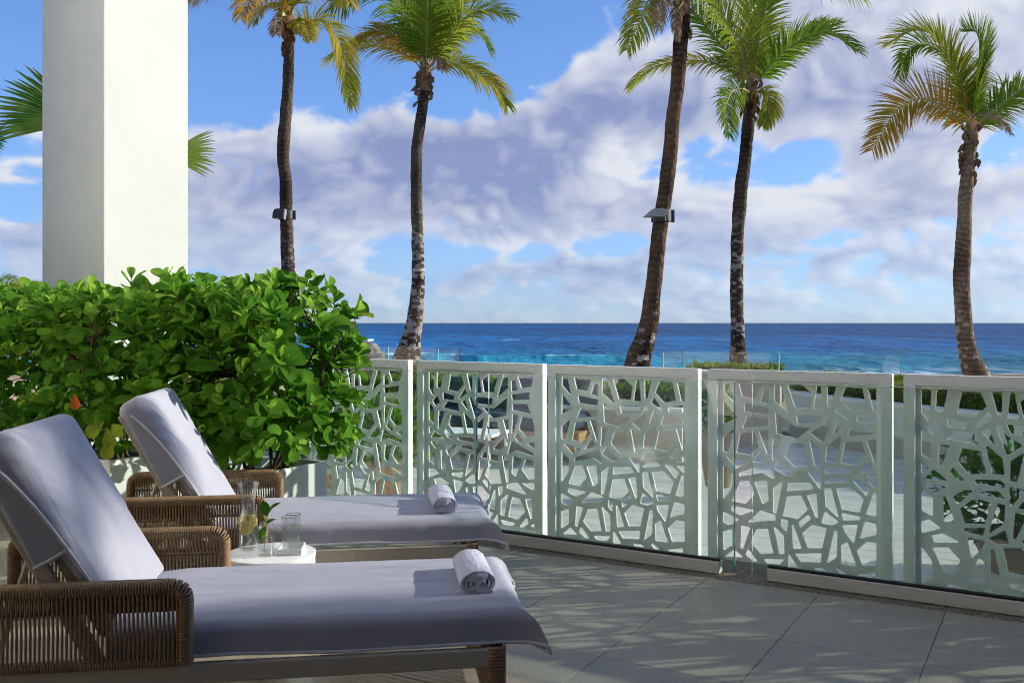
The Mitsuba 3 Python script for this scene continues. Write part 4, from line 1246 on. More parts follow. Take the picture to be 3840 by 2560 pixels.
# wall behind it with white upright face
k = thing('garden_wall', 'short bright white wall end beside the tall beige wall block', 'wall')
part(k, 'body', ply(basis(cbox(0.9, 0.25, 1.0, 0.006, (0.45, 0.125, 0.2)), at(2952, 1212, 12.4) * [1, 1, 0], np.array([0.9, -0.43, 0]), np.array([0.43, 0.9, 0])), 'm_planter'))
# curved pale wall on the right
W2 = spline([at(2985, 1212, 11.9), at(3150, 1212, 10.9), at(3370, 1212, 10.05), at(3600, 1212, 9.35), at(3840, 1212, 8.72), at(4150, 1212, 8.0)], 22)
m, c = ribbon_wall(W2, 0.16, -0.1, 0.455)
k = thing('garden_wall', 'curved pale green-grey garden wall on the right, before the sea', 'wall')
part(k, 'body', ply(m, 'm_wall', smooth=30))
part(k, 'cap', ply(c, 'm_wall_cap'))
k_s = thing('wall_socket', 'small white outdoor socket on the curved pale wall', 'socket')
o = at(3381, 1574, 9.93)
scene[k_s + '__cover'] = ply(basis(cbox(0.07, 0.02, 0.075, 0.004), o, np.array([0.62, -0.78, 0]) / 1.0, np.array([0.78, 0.62, 0])), 'm_planter')
low_hedge('clipped green hedge on the curved pale wall at the right', [p + np.array([0.30, 0.36, 0]) for p in W2], 0.58, 0.34, 0.70, 17000, 12)


def bush(key, o, rx, ry, z0, z1, n, seed, leaf, mats, shape='oval', wide=0.42):
    """Leaves spread through a rounded volume, turned outwards and up."""
    rng = np.random.default_rng(seed)
    proto, _ = leaf_mesh(1.0, wide, 0.2, 0.12, 4, 3, shape)
    groups = {}
    stems = []
    for i in range(n):
        d = rng.normal(0, 1, 3)
        d /= np.linalg.norm(d)
        r = rng.random() ** 0.35
        p = o + np.array([d[0] * rx * r, d[1] * ry * r, (z0 + z1) / 2 + d[2] * (z1 - z0) / 2 * r])
        p += 0.10 * (meshkit.noise(p[None] * 5 + seed)[0] - 0.5) * d
        dd = d * 0.8 + [0, 0, 0.5] + rng.normal(0, 0.45, 3)
        mm = proto.copy()
        mm.apply_transform(orient_matrix(p, dd, UP + rng.normal(0, 0.3, 3), rng.normal(0, 0.4), leaf * rng.uniform(0.7, 1.25)))
        groups.setdefault(mats[int(rng.integers(len(mats)))], []).append(mm)
    for b, ms in groups.items():
        part(key, 'foliage', ply(cat(ms), b, smooth=True), None, 'stuff')
    for i in range(7):
        a = rng.uniform(0, 2 * PI)
        stems.append(tube(spline([o + [0.03 * math.cos(a), 0.03 * math.sin(a), z0 - 0.08], o + [rx * 0.3 * math.cos(a), ry * 0.3 * math.sin(a), z0 * 0.5 + z1 * 0.5], o + [rx * 0.6 * math.cos(a), ry * 0.6 * math.sin(a), z1 * 0.85 + z0 * 0.15]], 8), np.linspace(0.009, 0.004, 8), 5))
    part(key, 'stems', ply(cat(stems), 'm_bark_twig', smooth=True))


mat('m_terracotta', pr(proc(lambda p, n, uv: mix((0.46, 0.25, 0.13), (0.36, 0.18, 0.09), fbm(p[0] * 7, p[1] * 7, p[2] * 7, 3))), 0.75, 0.2))
mat('m_stone_pot', pr(proc(lambda p, n, uv: mix((0.30, 0.235, 0.17), (0.19, 0.15, 0.11), fbm(p[0] * 12, p[1] * 12, p[2] * 5, 4))), 0.8, 0.2))


def potted(lab, o, r0, r1, h, potmat, **b):
    k = thing('potted_shrub', lab, 'potted plant', 'potted shrubs beyond the screens')
    part(k, 'pot', ply(lathe([(0, 0), (r0, 0), (r0 * 1.02, 0.01), (r1, h - 0.03), (r1 * 1.06, h - 0.03), (r1 * 1.06, h), (r1 * 0.92, h), (r1 * 0.90, h - 0.05), (0, h - 0.05)], 32, o), potmat, smooth=35))
    bush(k, o, **b)


potted('leafy shrub in an orange terracotta pot, behind the leftmost screen panel', np.array([-1.02, 7.75, -0.09]), 0.13, 0.20, 0.32, 'm_terracotta', rx=0.42, ry=0.36, z0=0.22, z1=0.80, n=520, seed=4, leaf=0.11, mats=('m_clusia_green', 'm_clusia_mid', 'm_hedge_a'))
potted('leafy shrub in a brown pot just left of the second screen panel', np.array([-1.62, 7.55, -0.09]), 0.13, 0.20, 0.30, 'm_terracotta', rx=0.45, ry=0.36, z0=0.22, z1=0.86, n=520, seed=6, leaf=0.11, mats=('m_clusia_green', 'm_clusia_mid', 'm_hedge_dark'))
potted('tall shrub in a tapered stone pot, in the slot left of the fourth screen panel', at(2692, 1212, 7.75) * [1, 1, 0], 0.10, 0.17, 0.46, 'm_stone_pot', rx=0.16, ry=0.2, z0=0.40, z1=0.84, n=260, seed=7, leaf=0.085, mats=('m_hedge_dark', 'm_clusia_deep', 'm_hedge_a'))
potted('dark broad shrub in a grey-brown pot behind the rightmost screen panel', np.array([2.95, 5.42, -0.09]), 0.17, 0.26, 0.22, 'm_stone_pot', rx=0.46, ry=0.36, z0=0.16, z1=0.76, n=620, seed=9, leaf=0.105, mats=('m_hedge_dark', 'm_hedge_dark', 'm_clusia_deep'))

k = thing('tall_shrub', 'tall dense shrub out of view beyond the right edge, shading the foot of the screens', 'shrub')
bush(k, np.array([5.6, 5.15, 0.0]), rx=0.55, ry=0.95, z0=-0.10, z1=1.84, n=1500, seed=31, leaf=0.17, mats=('m_hedge_dark', 'm_clusia_deep'))
# navy sofa and white low table on the outer terrace
mat('m_navy', pr(proc(lambda p, n, uv: mix((0.030, 0.042, 0.075), (0.05, 0.065, 0.10), fbm(p[0] * 20, p[1] * 20, p[2] * 20, 3))), 0.85, 0.2))
mat('m_teak', pr(proc(lambda p, n, uv: mix((0.40, 0.25, 0.12), (0.28, 0.165, 0.08), fbm(p[0] * 3, p[1] * 30, p[2] * 30, 3))), 0.6, 0.3))
SO = at(1790, 1212, 10.2) * [1, 1, 0]
SX, SY = np.array([0.93, -0.36, 0]), np.array([0.36, 0.93, 0])
k = thing('sofa', 'navy cushioned outdoor sofa with dark slatted sides, behind the second screen panel', 'sofa')
part(k, 'seat_cushion', ply(basis(rbox(1.75, 0.80, 0.16, 0.05, 12, (0.35, 0.05, 0.33)), SO, SX, SY), 'm_navy', smooth=40))
part(k, 'base', ply(basis(cbox(1.85, 0.86, 0.10, 0.01, (0.35, 0.05, 0.19)), SO, SX, SY), 'm_teak'))
for x in (-0.30, 0.35, 0.98):
    part(k, 'back_cushion', ply(basis(rbox(0.60, 0.18, 0.36, 0.06, 12, (x, 0.38, 0.56)), SO, SX, SY), 'm_navy', smooth=40))
for x in np.arange(-0.02, 0.84, 0.035):
    pass
for yy in np.arange(-0.34, 0.44, 0.045):
    part(k, 'slat', ply(basis(cbox(0.03, 0.022, 0.40, 0.003, (-0.60, yy, 0.42)), SO, SX, SY), 'm_bark_twig'))
for x in (-0.5, 1.2):
    for yy in (-0.32, 0.42):
        part(k, 'leg', ply(basis(cbox(0.05, 0.05, 0.14, 0.003, (x, yy, 0.07)), SO, SX, SY), 'm_teak'))
LT = at(1742, 1212, 9.15) * [1, 1, 0]
k = thing('low_table', 'low white table with thin legs in front of the navy sofa', 'table')
part(k, 'top', ply(basis(cbox(0.78, 0.50, 0.03, 0.004, (0, 0, 0.285)), LT, SX, SY), 'm_table'))
for x in (-0.35, 0.35):
    for yy in (-0.22, 0.22):
        part(k, 'leg', ply(basis(cbox(0.025, 0.025, 0.27, 0.002, (x, yy, 0.135)), LT, SX, SY), 'm_table'))

# glass wind screens at the far edge of the outer terrace
far_panes = [((1352, 19.2), (1446, 18.8), 'faint far glass pane at the left, before the rocks'), ((1458, 18.7), (1634, 18.0), 'faint far glass pane behind the pale palm trunk base'),
             ((1645, 17.4), (1723, 18.0), 'small bright far glass pane turned to the sky, right of the pale palm trunk'),
             ((2486, 15.4), (2559, 15.9), 'far glass pane left of the planted hedge mound, with a dark edge'), ((2561, 15.9), (2916, 14.6), 'wide far glass pane in front of the fourth palm trunk'),
             ((2922, 14.6), (3375, 13.4), 'faint wide far glass pane right of the fourth palm trunk')]
mat('m_bright_edge', pr(rgb(0.55, 0.75, 0.75), 0.2, 0.6))
for (x0, d0), (x1, d1), lab in far_panes:
    a, b = at(x0, 1212, d0) * [1, 1, 0], at(x1, 1212, d1) * [1, 1, 0]
    k = thing('wind_screen', lab, 'glass panel', 'far glass wind screens')
    zt = 0.88
    part(k, 'pane', ply(tri([a, b, b + UP * zt, a + UP * zt], [[0, 1, 2], [0, 2, 3]]), 'm_glass_far'))
    e = (b - a) / np.linalg.norm(b - a)
    ne = np.cross(UP, e)
    for q, s, mm in ((a, -1, 'm_bright_edge'), (b, 1, 'm_glass_edge')):
        part(k, 'edge', ply(basis(box(0.008, 0.014, zt, (s * 0.005, 0, zt / 2)), q, e, ne), mm))

# planted mound with hedge round the fourth palm, planting strip at the left
low_hedge('bushy green planting round the foot of the fourth palm, behind far glass', [at(2590, 1212, 17.5), at(2760, 1212, 17.3), at(2915, 1212, 16.9)], 1.2, -0.1, 0.55, 3600, 21, 0.10, group='bushy plantings by the palms')
low_hedge('sparse green planting round the foot of the pale palm trunk at the left', [at(1395, 1212, 21.0), at(1500, 1212, 20.6), at(1660, 1212, 20.2)], 0.9, -0.2, 0.42, 2000, 22, 0.10, group='bushy plantings by the palms')
k = thing('screw_pine', 'small bright green strap-leaved plant beside the bright far glass pane', 'plant')
rng = np.random.default_rng(2)
for j, (px, d) in enumerate(((1735, 17.0), (1775, 17.0), (1632, 18.3))):
    blades = []
    for i in range(34):
        a, el = rng.uniform(0, 2 * PI), rng.uniform(0.25, 1.3)
        dd = np.array([math.cos(a) * math.cos(el), math.sin(a) * math.cos(el), math.sin(el)])
        m, _ = leaf_mesh(0.42 * rng.uniform(0.7, 1.1), 0.055, 0.5, 0.2, 6, 3, 'oval')
        m.apply_transform(orient_matrix(at(px, 1212, d) * [1, 1, 0] + UP * (0.18 if j < 2 else 0.25), dd, UP))
        blades.append(m)
    part(k, 'blades', ply(cat(blades), 'm_clusia_light', smooth=True), None, 'stuff')
k = thing('stone_planter', 'small beige planter box with a dark rim, seen between the third and fourth screen panels', 'planter')
o = at(2640, 1212, 15.6) * [1, 1, 0]
part(k, 'body', ply(basis(cbox(0.16, 0.5, 0.74, 0.005, (0, 0, 0.15)), o, np.array([1.0, 0, 0]), np.array([0, 1.0, 0])), 'm_beige_wall'))
part(k, 'rim', ply(basis(cbox(0.19, 0.53, 0.03, 0.004, (0, 0, 0.536)), o, np.array([1.0, 0, 0]), np.array([0, 1.0, 0])), 'm_frame_dark'))

# beach furniture glimpsed over the hedge, rocks and a pavilion cornice on the left
CB = at(1700, 1212, 24.0) * [1, 1, 0]
k = thing('beach_cabana', 'white beach cabana with posts and curtains, glimpsed over the hedge', 'cabana')
for x in (-0.62, 0.0, 0.62):
    for y in (0, 1.2):
        part(k, 'post', ply(cbox(0.07, 0.07, 1.45, 0.005, CB + [x, y, -0.93]), 'm_planter'))
for x, w in ((-0.45, 0.22), (0.2, 0.26), (0.46, 0.18)):
    v = np.linspace(-0.5, 0.5, 24)
    P = np.stack([np.stack([CB[0] + x + v * w, CB[1] + 0.03 * np.sin(v * 40), 0 * v + z], -1) for z in np.linspace(-1.6, -0.22, 6)], 0)
    part(k, 'curtain', ply(grid_mesh(P), 'm_planter', smooth=True))
part(k, 'roof', ply(cbox(1.45, 1.5, 0.06, 0.01, CB + [0, 0.6, -0.17]), 'm_planter'))
k = thing('beach_lounger', 'white beach lounger on the sand, seen through the middle screen panel', 'lounger')
o = at(2172, 1212, 22.0) * [1, 1, 0]
part(k, 'seat', ply(cbox(0.9, 0.6, 0.06, 0.01, o + [0, 0, -0.06]), 'm_planter'))
part(k, 'back', ply(basis(cbox(0.5, 0.6, 0.06, 0.01, (0.2, 0, 0)), o + [0.35, 0, -0.04], np.array([0.9, 0, 0.2]), np.array([0, 1.0, 0]), np.array([-0.2, 0, 0.9])), 'm_planter'))
for x in (-0.38, 0.38):
    part(k, 'leg', ply(cbox(0.06, 0.5, 0.5, 0.01, o + [x, 0, -0.35]), 'm_planter'))


def f_rock(p, n, uv):
    a = fbm(p[0] * 0.9, p[1] * 0.9, p[2] * 0.9, 5)
    return mix((0.36, 0.33, 0.29), (0.10, 0.10, 0.10), a)


mat('m_rock', pr(proc(f_rock), 0.9, 0.1))
rk = trimesh.creation.icosphere(5, 1.0)
v = rk.vertices
v = v * (1 + 0.9 * (meshkit.fbm(v * 2.2 + 4, 5, 3) - 0.5))[:, None]
rk.vertices = v * [4.6, 3.0, 2.3] + (at(1360, 1212, 66) * [1, 1, 0] + [-1.8, 0, -2.5])
single('rock_outcrop', ply(rk, 'm_rock'), 'grey rocky outcrop by the water, left of the pale palm trunk', 'rock')
o = at(1338, 1212, 76) * [1, 1, 0]
k = thing('pavilion', 'corner of an orange and white pavilion cornice above the rocks', 'pavilion')
part(k, 'cornice', ply(cbox(3.4, 3.0, 0.14, 0.02, o + [-0.55, 0, -0.02]), 'm_planter'))
mat('m_ochre', pr(rgb(0.66, 0.40, 0.19), 0.7, 0.2))
prof = sg.Polygon([(-1.7, -3.2), (0.72, -3.2), (0.72, -0.62), (0.80, -0.38), (1.05, -0.12), (1.05, -0.092), (-1.7, -0.092)])
m = extrude(prof, 2.6)
part(k, 'wall', ply(basis(m, o + [-0.55, 1.3, 0], np.array([1.0, 0, 0]), UP, np.array([0, -1.0, 0])), 'm_ochre'))

# ---------------------------------------------------------------- palms
def frond_mesh(ctrl, seed, L=0.75, n=76, droop=0.9, width=0.036, side_ref=(0.15, -0.75, 0.62), roll=0.0, base_bare=0.13, up=0.25, fwd=(0.55, 1.15)):
    """A feather frond along the control points (metres): rachis, and two rows of narrow folded leaflets that sag under their weight."""
    rng = np.random.default_rng(seed)
    c = spline(ctrl, 40)
    s = np.linspace(0, 1, 40)
    rach = tube(c, np.interp(s, [0, 0.1, 0.5, 1], [0.034, 0.022, 0.012, 0.003]), 6)
    t = np.gradient(c, axis=0)
    t /= np.linalg.norm(t, axis=1, keepdims=True)
    V, Fc, UV = [], [], []
    at_ = 0
    ref = np.asarray(side_ref, float)
    prev = None
    ss = np.linspace(base_bare, 0.995, n)
    for side in (-1, 1):
        for q in ss:
            q = min(0.999, q + rng.normal(0, 0.004))
            k = q * 39
            i = min(int(k), 38)
            f = k - i
            p = c[i] * (1 - f) + c[i + 1] * f
            tt = t[i] * (1 - f) + t[i + 1] * f
            tt /= np.linalg.norm(tt)
            sd = np.cross(tt, ref)
            if np.linalg.norm(sd) < 0.15: sd = np.cross(tt, [0.3, -1, 0.2])
            sd /= np.linalg.norm(sd)
            nm = np.cross(sd, tt)
            cr, sr = math.cos(roll), math.sin(roll)
            sd, nm = sd * cr + nm * sr, nm * cr - sd * sr
            ln = L * np.interp(q, [0, 0.08, 0.25, 0.5, 0.75, 0.92, 1.0], [0.35, 0.6, 0.92, 1.0, 0.86, 0.58, 0.36]) * rng.uniform(0.86, 1.1)
            if rng.random() < 0.04: ln *= rng.uniform(0.3, 0.7)
            ang = np.interp(q, [0, 1], fwd) + rng.normal(0, 0.06)
            d = side * sd * math.cos(ang) + tt * math.sin(ang) + nm * (up + rng.normal(0, 0.07))
            d /= np.linalg.norm(d)
            w = width * rng.uniform(0.8, 1.15) * np.interp(q, [0, 0.15, 0.8, 1], [0.6, 1, 0.9, 0.55])
            g = droop * rng.uniform(0.7, 1.25)
            pts = [p]
            dd = d.copy()
            for sgm in range(4):
                pts.append(pts[-1] + dd * ln / 4)
                dd = dd + np.array([0, 0, -1]) * g * 0.30 + rng.normal(0, 0.03, 3)
                dd /= np.linalg.norm(dd)
            pts = np.array(pts)
            wd = np.cross(d, nm + 0.15 * rng.normal(0, 1, 3))
            wd /= np.linalg.norm(wd) + 1e-9
            ws = np.array([0.55, 1.0, 0.85, 0.55, 0.06]) * w / 2
            l, r = pts + wd * ws[:, None], pts - wd * ws[:, None]
            V.append(np.stack([l, r], 1).reshape(-1, 3))
            for a in range(4):
                b = at_ + a * 2
                Fc += [(b, b + 1, b + 3), (b, b + 3, b + 2)]
            vv = np.linspace(0, 1, 5)
            UV.append(np.stack([np.tile([0.0, 1.0], 5), np.repeat(vv, 2)], 1))
            at_ += 10
    return rach, tri(np.vstack(V), Fc), np.vstack(UV)


def px_frond(pts, d0, dy):
    """Control points of a frond: photograph pixels, with depths running from d0 to d0 + dy."""
    n = len(pts)
    return [at(x, y, d0 + (dy if np.isscalar(dy) else 0) * (i / (n - 1)) ** 1.2) for i, (x, y) in enumerate(pts)]


def palm(label, d0, trunk_px, widths, bark, crown_px, fronds, seed, extra=None, group='coconut palms on the beach side'):
    key = thing('palm_tree', label, 'palm tree', group)
    pts = np.array([at(x, y, d0) for x, y in trunk_px])
    c = spline(pts, 160)
    wz = np.interp(c[:, 2], pts[:, 2], np.interp(np.linspace(0, 1, len(pts)), np.linspace(0, 1, len(widths)), widths))
    w = wz / FOC * d0 / 2
    tr = tube(c, w, 20, ref=(0, -1, 0))
    v = tr.vertices
    nrm = tr.vertex_normals
    ring = 0.5 + 0.5 * np.sin(v[:, 2] * 33 + 5.0 * meshkit.noise(v * [3, 3, 2] + seed))
    v = v + nrm * ((0.004 * ring + 0.030 * (meshkit.fbm(v * [4, 4, 3] + seed, 3) - 0.5)) * (d0 / 18))[:, None]
    tr.vertices = v
    part(key, 'trunk', ply(tr, bark, smooth=True))
    cr = at(*crown_px, d0)
    rng = np.random.default_rng(seed)
    # fibrous boots under the crown: overlapping dry sheaths round the top of the trunk
    sc = d0 / 18
    heart = lathe(spline([(0.095 * sc, -0.34 * sc), (0.115 * sc, -0.2 * sc), (0.125 * sc, -0.03 * sc), (0.095 * sc, 0.15 * sc), (0.04 * sc, 0.36 * sc), (0.0, 0.5 * sc)], 18), 18, cr)
    hv = heart.vertices
    heart.vertices = hv + (meshkit.fbm(hv * 9, 3, seed)[:, None] - 0.5) * 0.07 * sc * heart.vertex_normals
    part(key, 'crown_heart', ply(heart, 'm_fibre', smooth=True))
    boots = []
    for i in range(26):
        a = rng.uniform(0, 2 * PI)
        z0 = rng.uniform(-0.55, 0.05) * sc * (1.5 if bark == 'm_trunk_e' else 1)
        r0 = 0.115 * sc
        d = np.array([math.cos(a), math.sin(a), 0])
        m, _ = leaf_mesh(rng.uniform(0.14, 0.28) * sc, 0.13 * sc, 0.25 * rng.normal(0, 1), 0.45, 6, 5, 'oval')
        hub = np.array([np.interp(cr[2] + z0, c[:, 2], c[:, 0]), cr[1], cr[2] + z0])
        m.apply_transform(orient_matrix(hub + d * r0 * 0.7, d * rng.uniform(0.05, 0.5) + UP * rng.choice([-1, 1]) * rng.uniform(0.5, 0.9), d))
        boots.append(m)
    part(key, 'sheath_fibre', ply(cat(boots), 'm_fibre', smooth=True))
    for i, fr in enumerate(fronds):
        pxs, dy, mk = fr[0], fr[1], fr[2]
        opt = dict(fr[3]) if len(fr) > 3 else {}
        ctrl = px_frond([crown_px] + pxs, d0, dy)
        ctrl[0] = ctrl[0] + rng.normal(0, 0.04, 3)
        opt['L'] = 1.12 * opt.get('L', 125) / FOC * d0
        opt['width'] = opt.get('width', 7.8) / FOC * d0
        rach, lv, uv = frond_mesh(ctrl, seed * 50 + i, **opt)
        fk = part(key, 'frond', ply(lv, mk, uv=uv), {'m_frond_orange': 'yellow-orange ageing frond', 'm_frond_dead': 'brown dry frond'}.get(mk))
        scene[numbered(fk + '__midrib')] = ply(rach, 'm_midrib_brown' if mk == 'm_frond_dead' else 'm_midrib', smooth=True)
    if extra: extra(key, cr, sc)
    return key


G, D, Y, O, X_ = 'm_frond_green', 'm_frond_deep', 'm_frond_yellow', 'm_frond_orange', 'm_frond_dead'
HANG = {'droop': 1.5, 'up': 0.05, 'side_ref': (0, -0.3, 1)}


def coconuts(key, cr, sc):
    rng = np.random.default_rng(4)
    for dx, dy, dz in ((0.24, -0.10, -0.05), (0.30, -0.16, -0.20), (0.19, -0.20, -0.22), (-0.1, -0.26, 0.02)):
        m = trimesh.creation.icosphere(2, 0.085 * sc)
        m.vertices = m.vertices * [1, 1, 1.25]
        m.apply_translation(cr + np.array([dx, dy, dz]) * sc)
        part(key, 'coconut', ply(m, 'm_coconut', smooth=True))


P1 = palm('slender dark coconut palm rising behind the leafy hedge, with coconuts and a floodlight collar', 20.0,
          [(1090, 1400), (1083, 1068), (1078, 950), (1074, 823), (1071, 685), (1062, 603), (1066, 494), (1076, 384), (1083, 219), (1086, 110), (1085, 70)],
          [48, 50, 50, 46, 44, 46, 46, 42, 38, 36, 34], 'm_trunk_a', (1085, 80),
          [([(1060, 0), (960, -70), (830, -60), (690, 10)], -1.0, O, {**HANG, 'L': 130}), ([(1060, 20), (1010, -40), (950, -10), (905, 70)], -2.2, O, {'L': 110, 'droop': 1.1}),
           ([(1120, 120), (1190, 72), (1265, 140), (1300, 260), (1322, 395)], 0.6, Y, {'L': 105, 'droop': 1.0}),
           ([(1100, 0), (1160, -110), (1260, -130), (1360, -60)], 0.8, G, HANG), ([(1075, -30), (1060, -170), (1000, -280)], 1.0, G), ([(1100, -30), (1130, -200), (1210, -330)], -0.8, D),
           ([(1110, 10), (1180, -60), (1250, -60), (1310, 10)], -2.0, Y, HANG), ([(1060, 30), (990, 30), (950, 90)], 1.6, Y, {'L': 90, 'droop': 1.2}),
           ([(1110, 80), (1150, 100), (1165, 150)], -1.2, Y, {'L': 70, 'droop': 1.3}), ([(1070, 60), (1040, 90), (1035, 130)], -1.0, X_, {'L': 60, 'droop': 1.5, 'n': 30})], 1, coconuts)

P2 = palm('coconut palm with a white-blotched trunk and flared pale base, left of centre', 23.0,
          [(1505, 1420), (1527, 1343), (1543, 1271), (1557, 1189), (1565, 1107), (1568, 1024), (1565, 860), (1562, 768), (1561, 685), (1562, 576), (1571, 494), (1583, 411), (1590, 329), (1594, 285)],
          [150, 105, 72, 60, 52, 48, 42, 42, 42, 42, 40, 38, 34, 34], 'm_trunk_b', (1595, 278),
          [([(1635, 255), (1700, 238), (1800, 282), (1860, 330), (1898, 395)], 0.4, Y, {'L': 120, 'droop': 1.1}), ([(1640, 210), (1690, 140), (1745, 65), (1830, 38), (1915, 62)], -0.6, G, {'L': 120, 'droop': 0.9}),
           ([(1612, 180), (1630, 90), (1642, -40), (1640, -180)], 0.5, G, {'L': 150, 'droop': 0.6}), ([(1575, 180), (1530, 70), (1440, -40), (1350, -50), (1250, 30)], -1.2, D, {'L': 165, 'droop': 1.5, 'up': 0.05}),
           ([(1572, 225), (1545, 165), (1472, 132), (1400, 122), (1324, 170)], 0.3, O, {'L': 115, 'droop': 1.2}), ([(1560, 235), (1510, 200), (1430, 172), (1320, 175), (1222, 225)], 1.4, Y, {'L': 130, 'droop': 1.4}),
           ([(1625, 170), (1665, 70), (1725, -70), (1790, -160)], 1.0, G, {'L': 140}), ([(1580, 160), (1560, 40), (1500, -110), (1420, -200)], 1.2, G, {'L': 150}),
           ([(1600, 150), (1600, 0), (1575, -180)], -1.2, D, {'L': 150}), ([(1650, 180), (1720, 110), (1790, 120), (1840, 190)], 1.4, D, {'L': 110, 'droop': 1.2}),
           ([(1615, 250), (1650, 215), (1665, 260)], -0.8, X_, {'L': 60, 'n': 26, 'droop': 1.5})], 2)

P3 = palm('dark leaning coconut palm with a floodlight collar, nearest of the palms, right of centre', 14.0,
          [(2358, 1500), (2385, 1385), (2400, 1326), (2419, 1271), (2438, 1189), (2449, 1079), (2462, 970), (2474, 860), (2488, 768), (2500, 685), (2515, 548), (2525, 439), (2541, 307), (2552, 165), (2562, 60)],
          [118, 100, 90, 78, 68, 60, 58, 58, 56, 56, 54, 52, 52, 54, 58], 'm_trunk_c', (2566, 20),
          [([(2510, -60), (2440, -10), (2400, 75), (2350, 190)], -1.0, Y, {'L': 125, 'droop': 0.9}), ([(2640, -90), (2820, -150), (3060, -90), (3250, 0)], 0.6, G, {'L': 150, 'droop': 1.7, 'up': 0.0}),
           ([(2500, -120), (2330, -170), (2150, -120), (1990, -30)], 0.8, Y, {'L': 110, 'droop': 1.6}), ([(2560, -150), (2540, -300)], 1.0, G), ([(2600, -150), (2680, -300)], -1.2, D),
           ([(2520, -40), (2480, 0), (2470, 110)], -0.9, X_, {'L': 80, 'droop': 1.6, 'n': 30}), ([(2560, 10), (2535, 60), (2540, 150)], -0.5, X_, {'L': 50, 'droop': 1.6, 'n': 24}),
           ([(2540, -30), (2500, -60), (2430, -40), (2380, 20)], 0.9, Y, {'L': 110, 'droop': 1.3})], 3)

P4 = palm('coconut palm with a dark white-flecked trunk growing from the planted mound, second from right', 19.0,
          [(2766, 1440), (2766, 1375), (2767, 1326), (2767, 1271), (2764, 1189), (2763, 1079), (2764, 970), (2767, 860), (2774, 768), (2782, 685), (2793, 603), (2804, 494), (2812, 395), (2816, 350)],
          [84, 66, 60, 54, 48, 47, 47, 47, 48, 48, 46, 44, 42, 40], 'm_trunk_d', (2818, 345),
          [([(2795, 318), (2741, 263), (2642, 230), (2530, 232), (2432, 262), (2358, 330)], 0.8, Y, {'L': 95, 'droop': 1.2}),
           ([(2845, 305), (2890, 247), (2955, 180), (3037, 135), (3120, 130), (3225, 195)], -0.6, D, {'L': 110, 'droop': 0.8, 'up': 0.35}), ([(2850, 290), (2920, 225), (3010, 150), (3085, 105), (3150, 82)], 0.9, G, {'L': 85, 'droop': 0.5}),
           ([(2800, 290), (2780, 200), (2741, 110), (2670, 0), (2590, -70)], -1.4, G, {'L': 150, 'droop': 0.8, 'side_ref': (0.2, -1, 0.3)}), ([(2832, 270), (2848, 150), (2868, 50), (2890, -60)], 0.5, G, {'L': 120, 'droop': 0.6, 'side_ref': (0.2, -1, 0.2)}),
           ([(2795, 290), (2740, 210), (2670, 120), (2600, 40), (2540, 10)], 1.2, D, {'L': 140, 'droop': 0.9, 'side_ref': (0.2, -1, 0.3)}), ([(2790, 335), (2745, 345), (2722, 410), (2735, 510)], -1.6, D, {'L': 95, 'droop': 0.7, 'side_ref': (0.3, -1, 0.2)}),
           ([(2835, 345), (2875, 345), (2885, 400), (2860, 470)], -0.7, Y, {'L': 80, 'droop': 1.2}), ([(2815, 260), (2820, 100), (2790, -60)], 1.2, G, {'L': 130, 'droop': 0.7}),
           ([(2815, 270), (2790, 180), (2775, 250), (2770, 300)], -0.6, X_, {'L': 45, 'n': 24, 'droop': 1.6})], 4)

P5 = palm('coconut palm with a bare brown trunk and sparse windblown crown, rightmost', 17.0,
          [(3690, 1470), (3662, 1408), (3638, 1343), (3621, 1271), (3613, 1189), (3608, 1107), (3606, 1024), (3610, 970), (3615, 860), (3618, 768), (3627, 658), (3635, 576), (3640, 500)],
          [118, 92, 72, 60, 58, 58, 58, 56, 52, 50, 48, 46, 40], 'm_trunk_e', (3641, 500),
          [([(3618, 480), (3585, 438), (3520, 390), (3440, 372), (3355, 425), (3270, 565)], -0.5, O, {'L': 128, 'droop': 0.35, 'n': 96, 'fwd': (0.4, 0.95), 'side_ref': (0.1, -1, 0.3)}),
           ([(3628, 440), (3600, 310), (3545, 210), (3460, 165), (3400, 195), (3370, 285)], -0.8, G, {'L': 118, 'droop': 0.6, 'n': 96, 'side_ref': (0.2, -0.8, 0.5)}), ([(3625, 430), (3590, 260), (3520, 150), (3430, 115), (3320, 165)], 0.5, Y, {'L': 122, 'droop': 0.3, 'n': 90, 'side_ref': (0.1, -0.7, 0.7)}),
           ([(3648, 430), (3660, 310), (3674, 200), (3662, 125), (3612, 108)], -0.5, D, {'L': 118, 'droop': -0.3, 'n': 96, 'fwd': (0.75, 1.1), 'side_ref': (0.7, -0.7, 0.1)}), ([(3650, 400), (3665, 290), (3690, 180), (3705, 95)], 0.1, G, {'L': 105, 'droop': 0.1, 'fwd': (0.85, 1.25), 'side_ref': (0.9, -0.5, 0.0)}),
           ([(3632, 400), (3632, 310), (3650, 215)], 1.3, G, {'L': 165, 'droop': 0.22, 'n': 60, 'fwd': (0.0, 0.25), 'up': 0.02, 'side_ref': (0.0, -1, 0.1)}), ([(3655, 490), (3684, 450), (3760, 390), (3840, 335), (3950, 330)], 0.7, D, {'L': 130, 'droop': 1.2}),
           ([(3640, 470), (3650, 440), (3720, 430), (3790, 500)], -0.9, X_, {'L': 60, 'n': 26, 'droop': 1.4})], 5)

# a palm standing out of frame on the right, whose crown dapples the terrace
PS = palm('coconut palm out of frame on the right, shading the terrace', 3.0, [(1920, 1212), (1920, 1212)], [1, 1], 'm_trunk_a', (1920, 1212), [], 6) if False else None


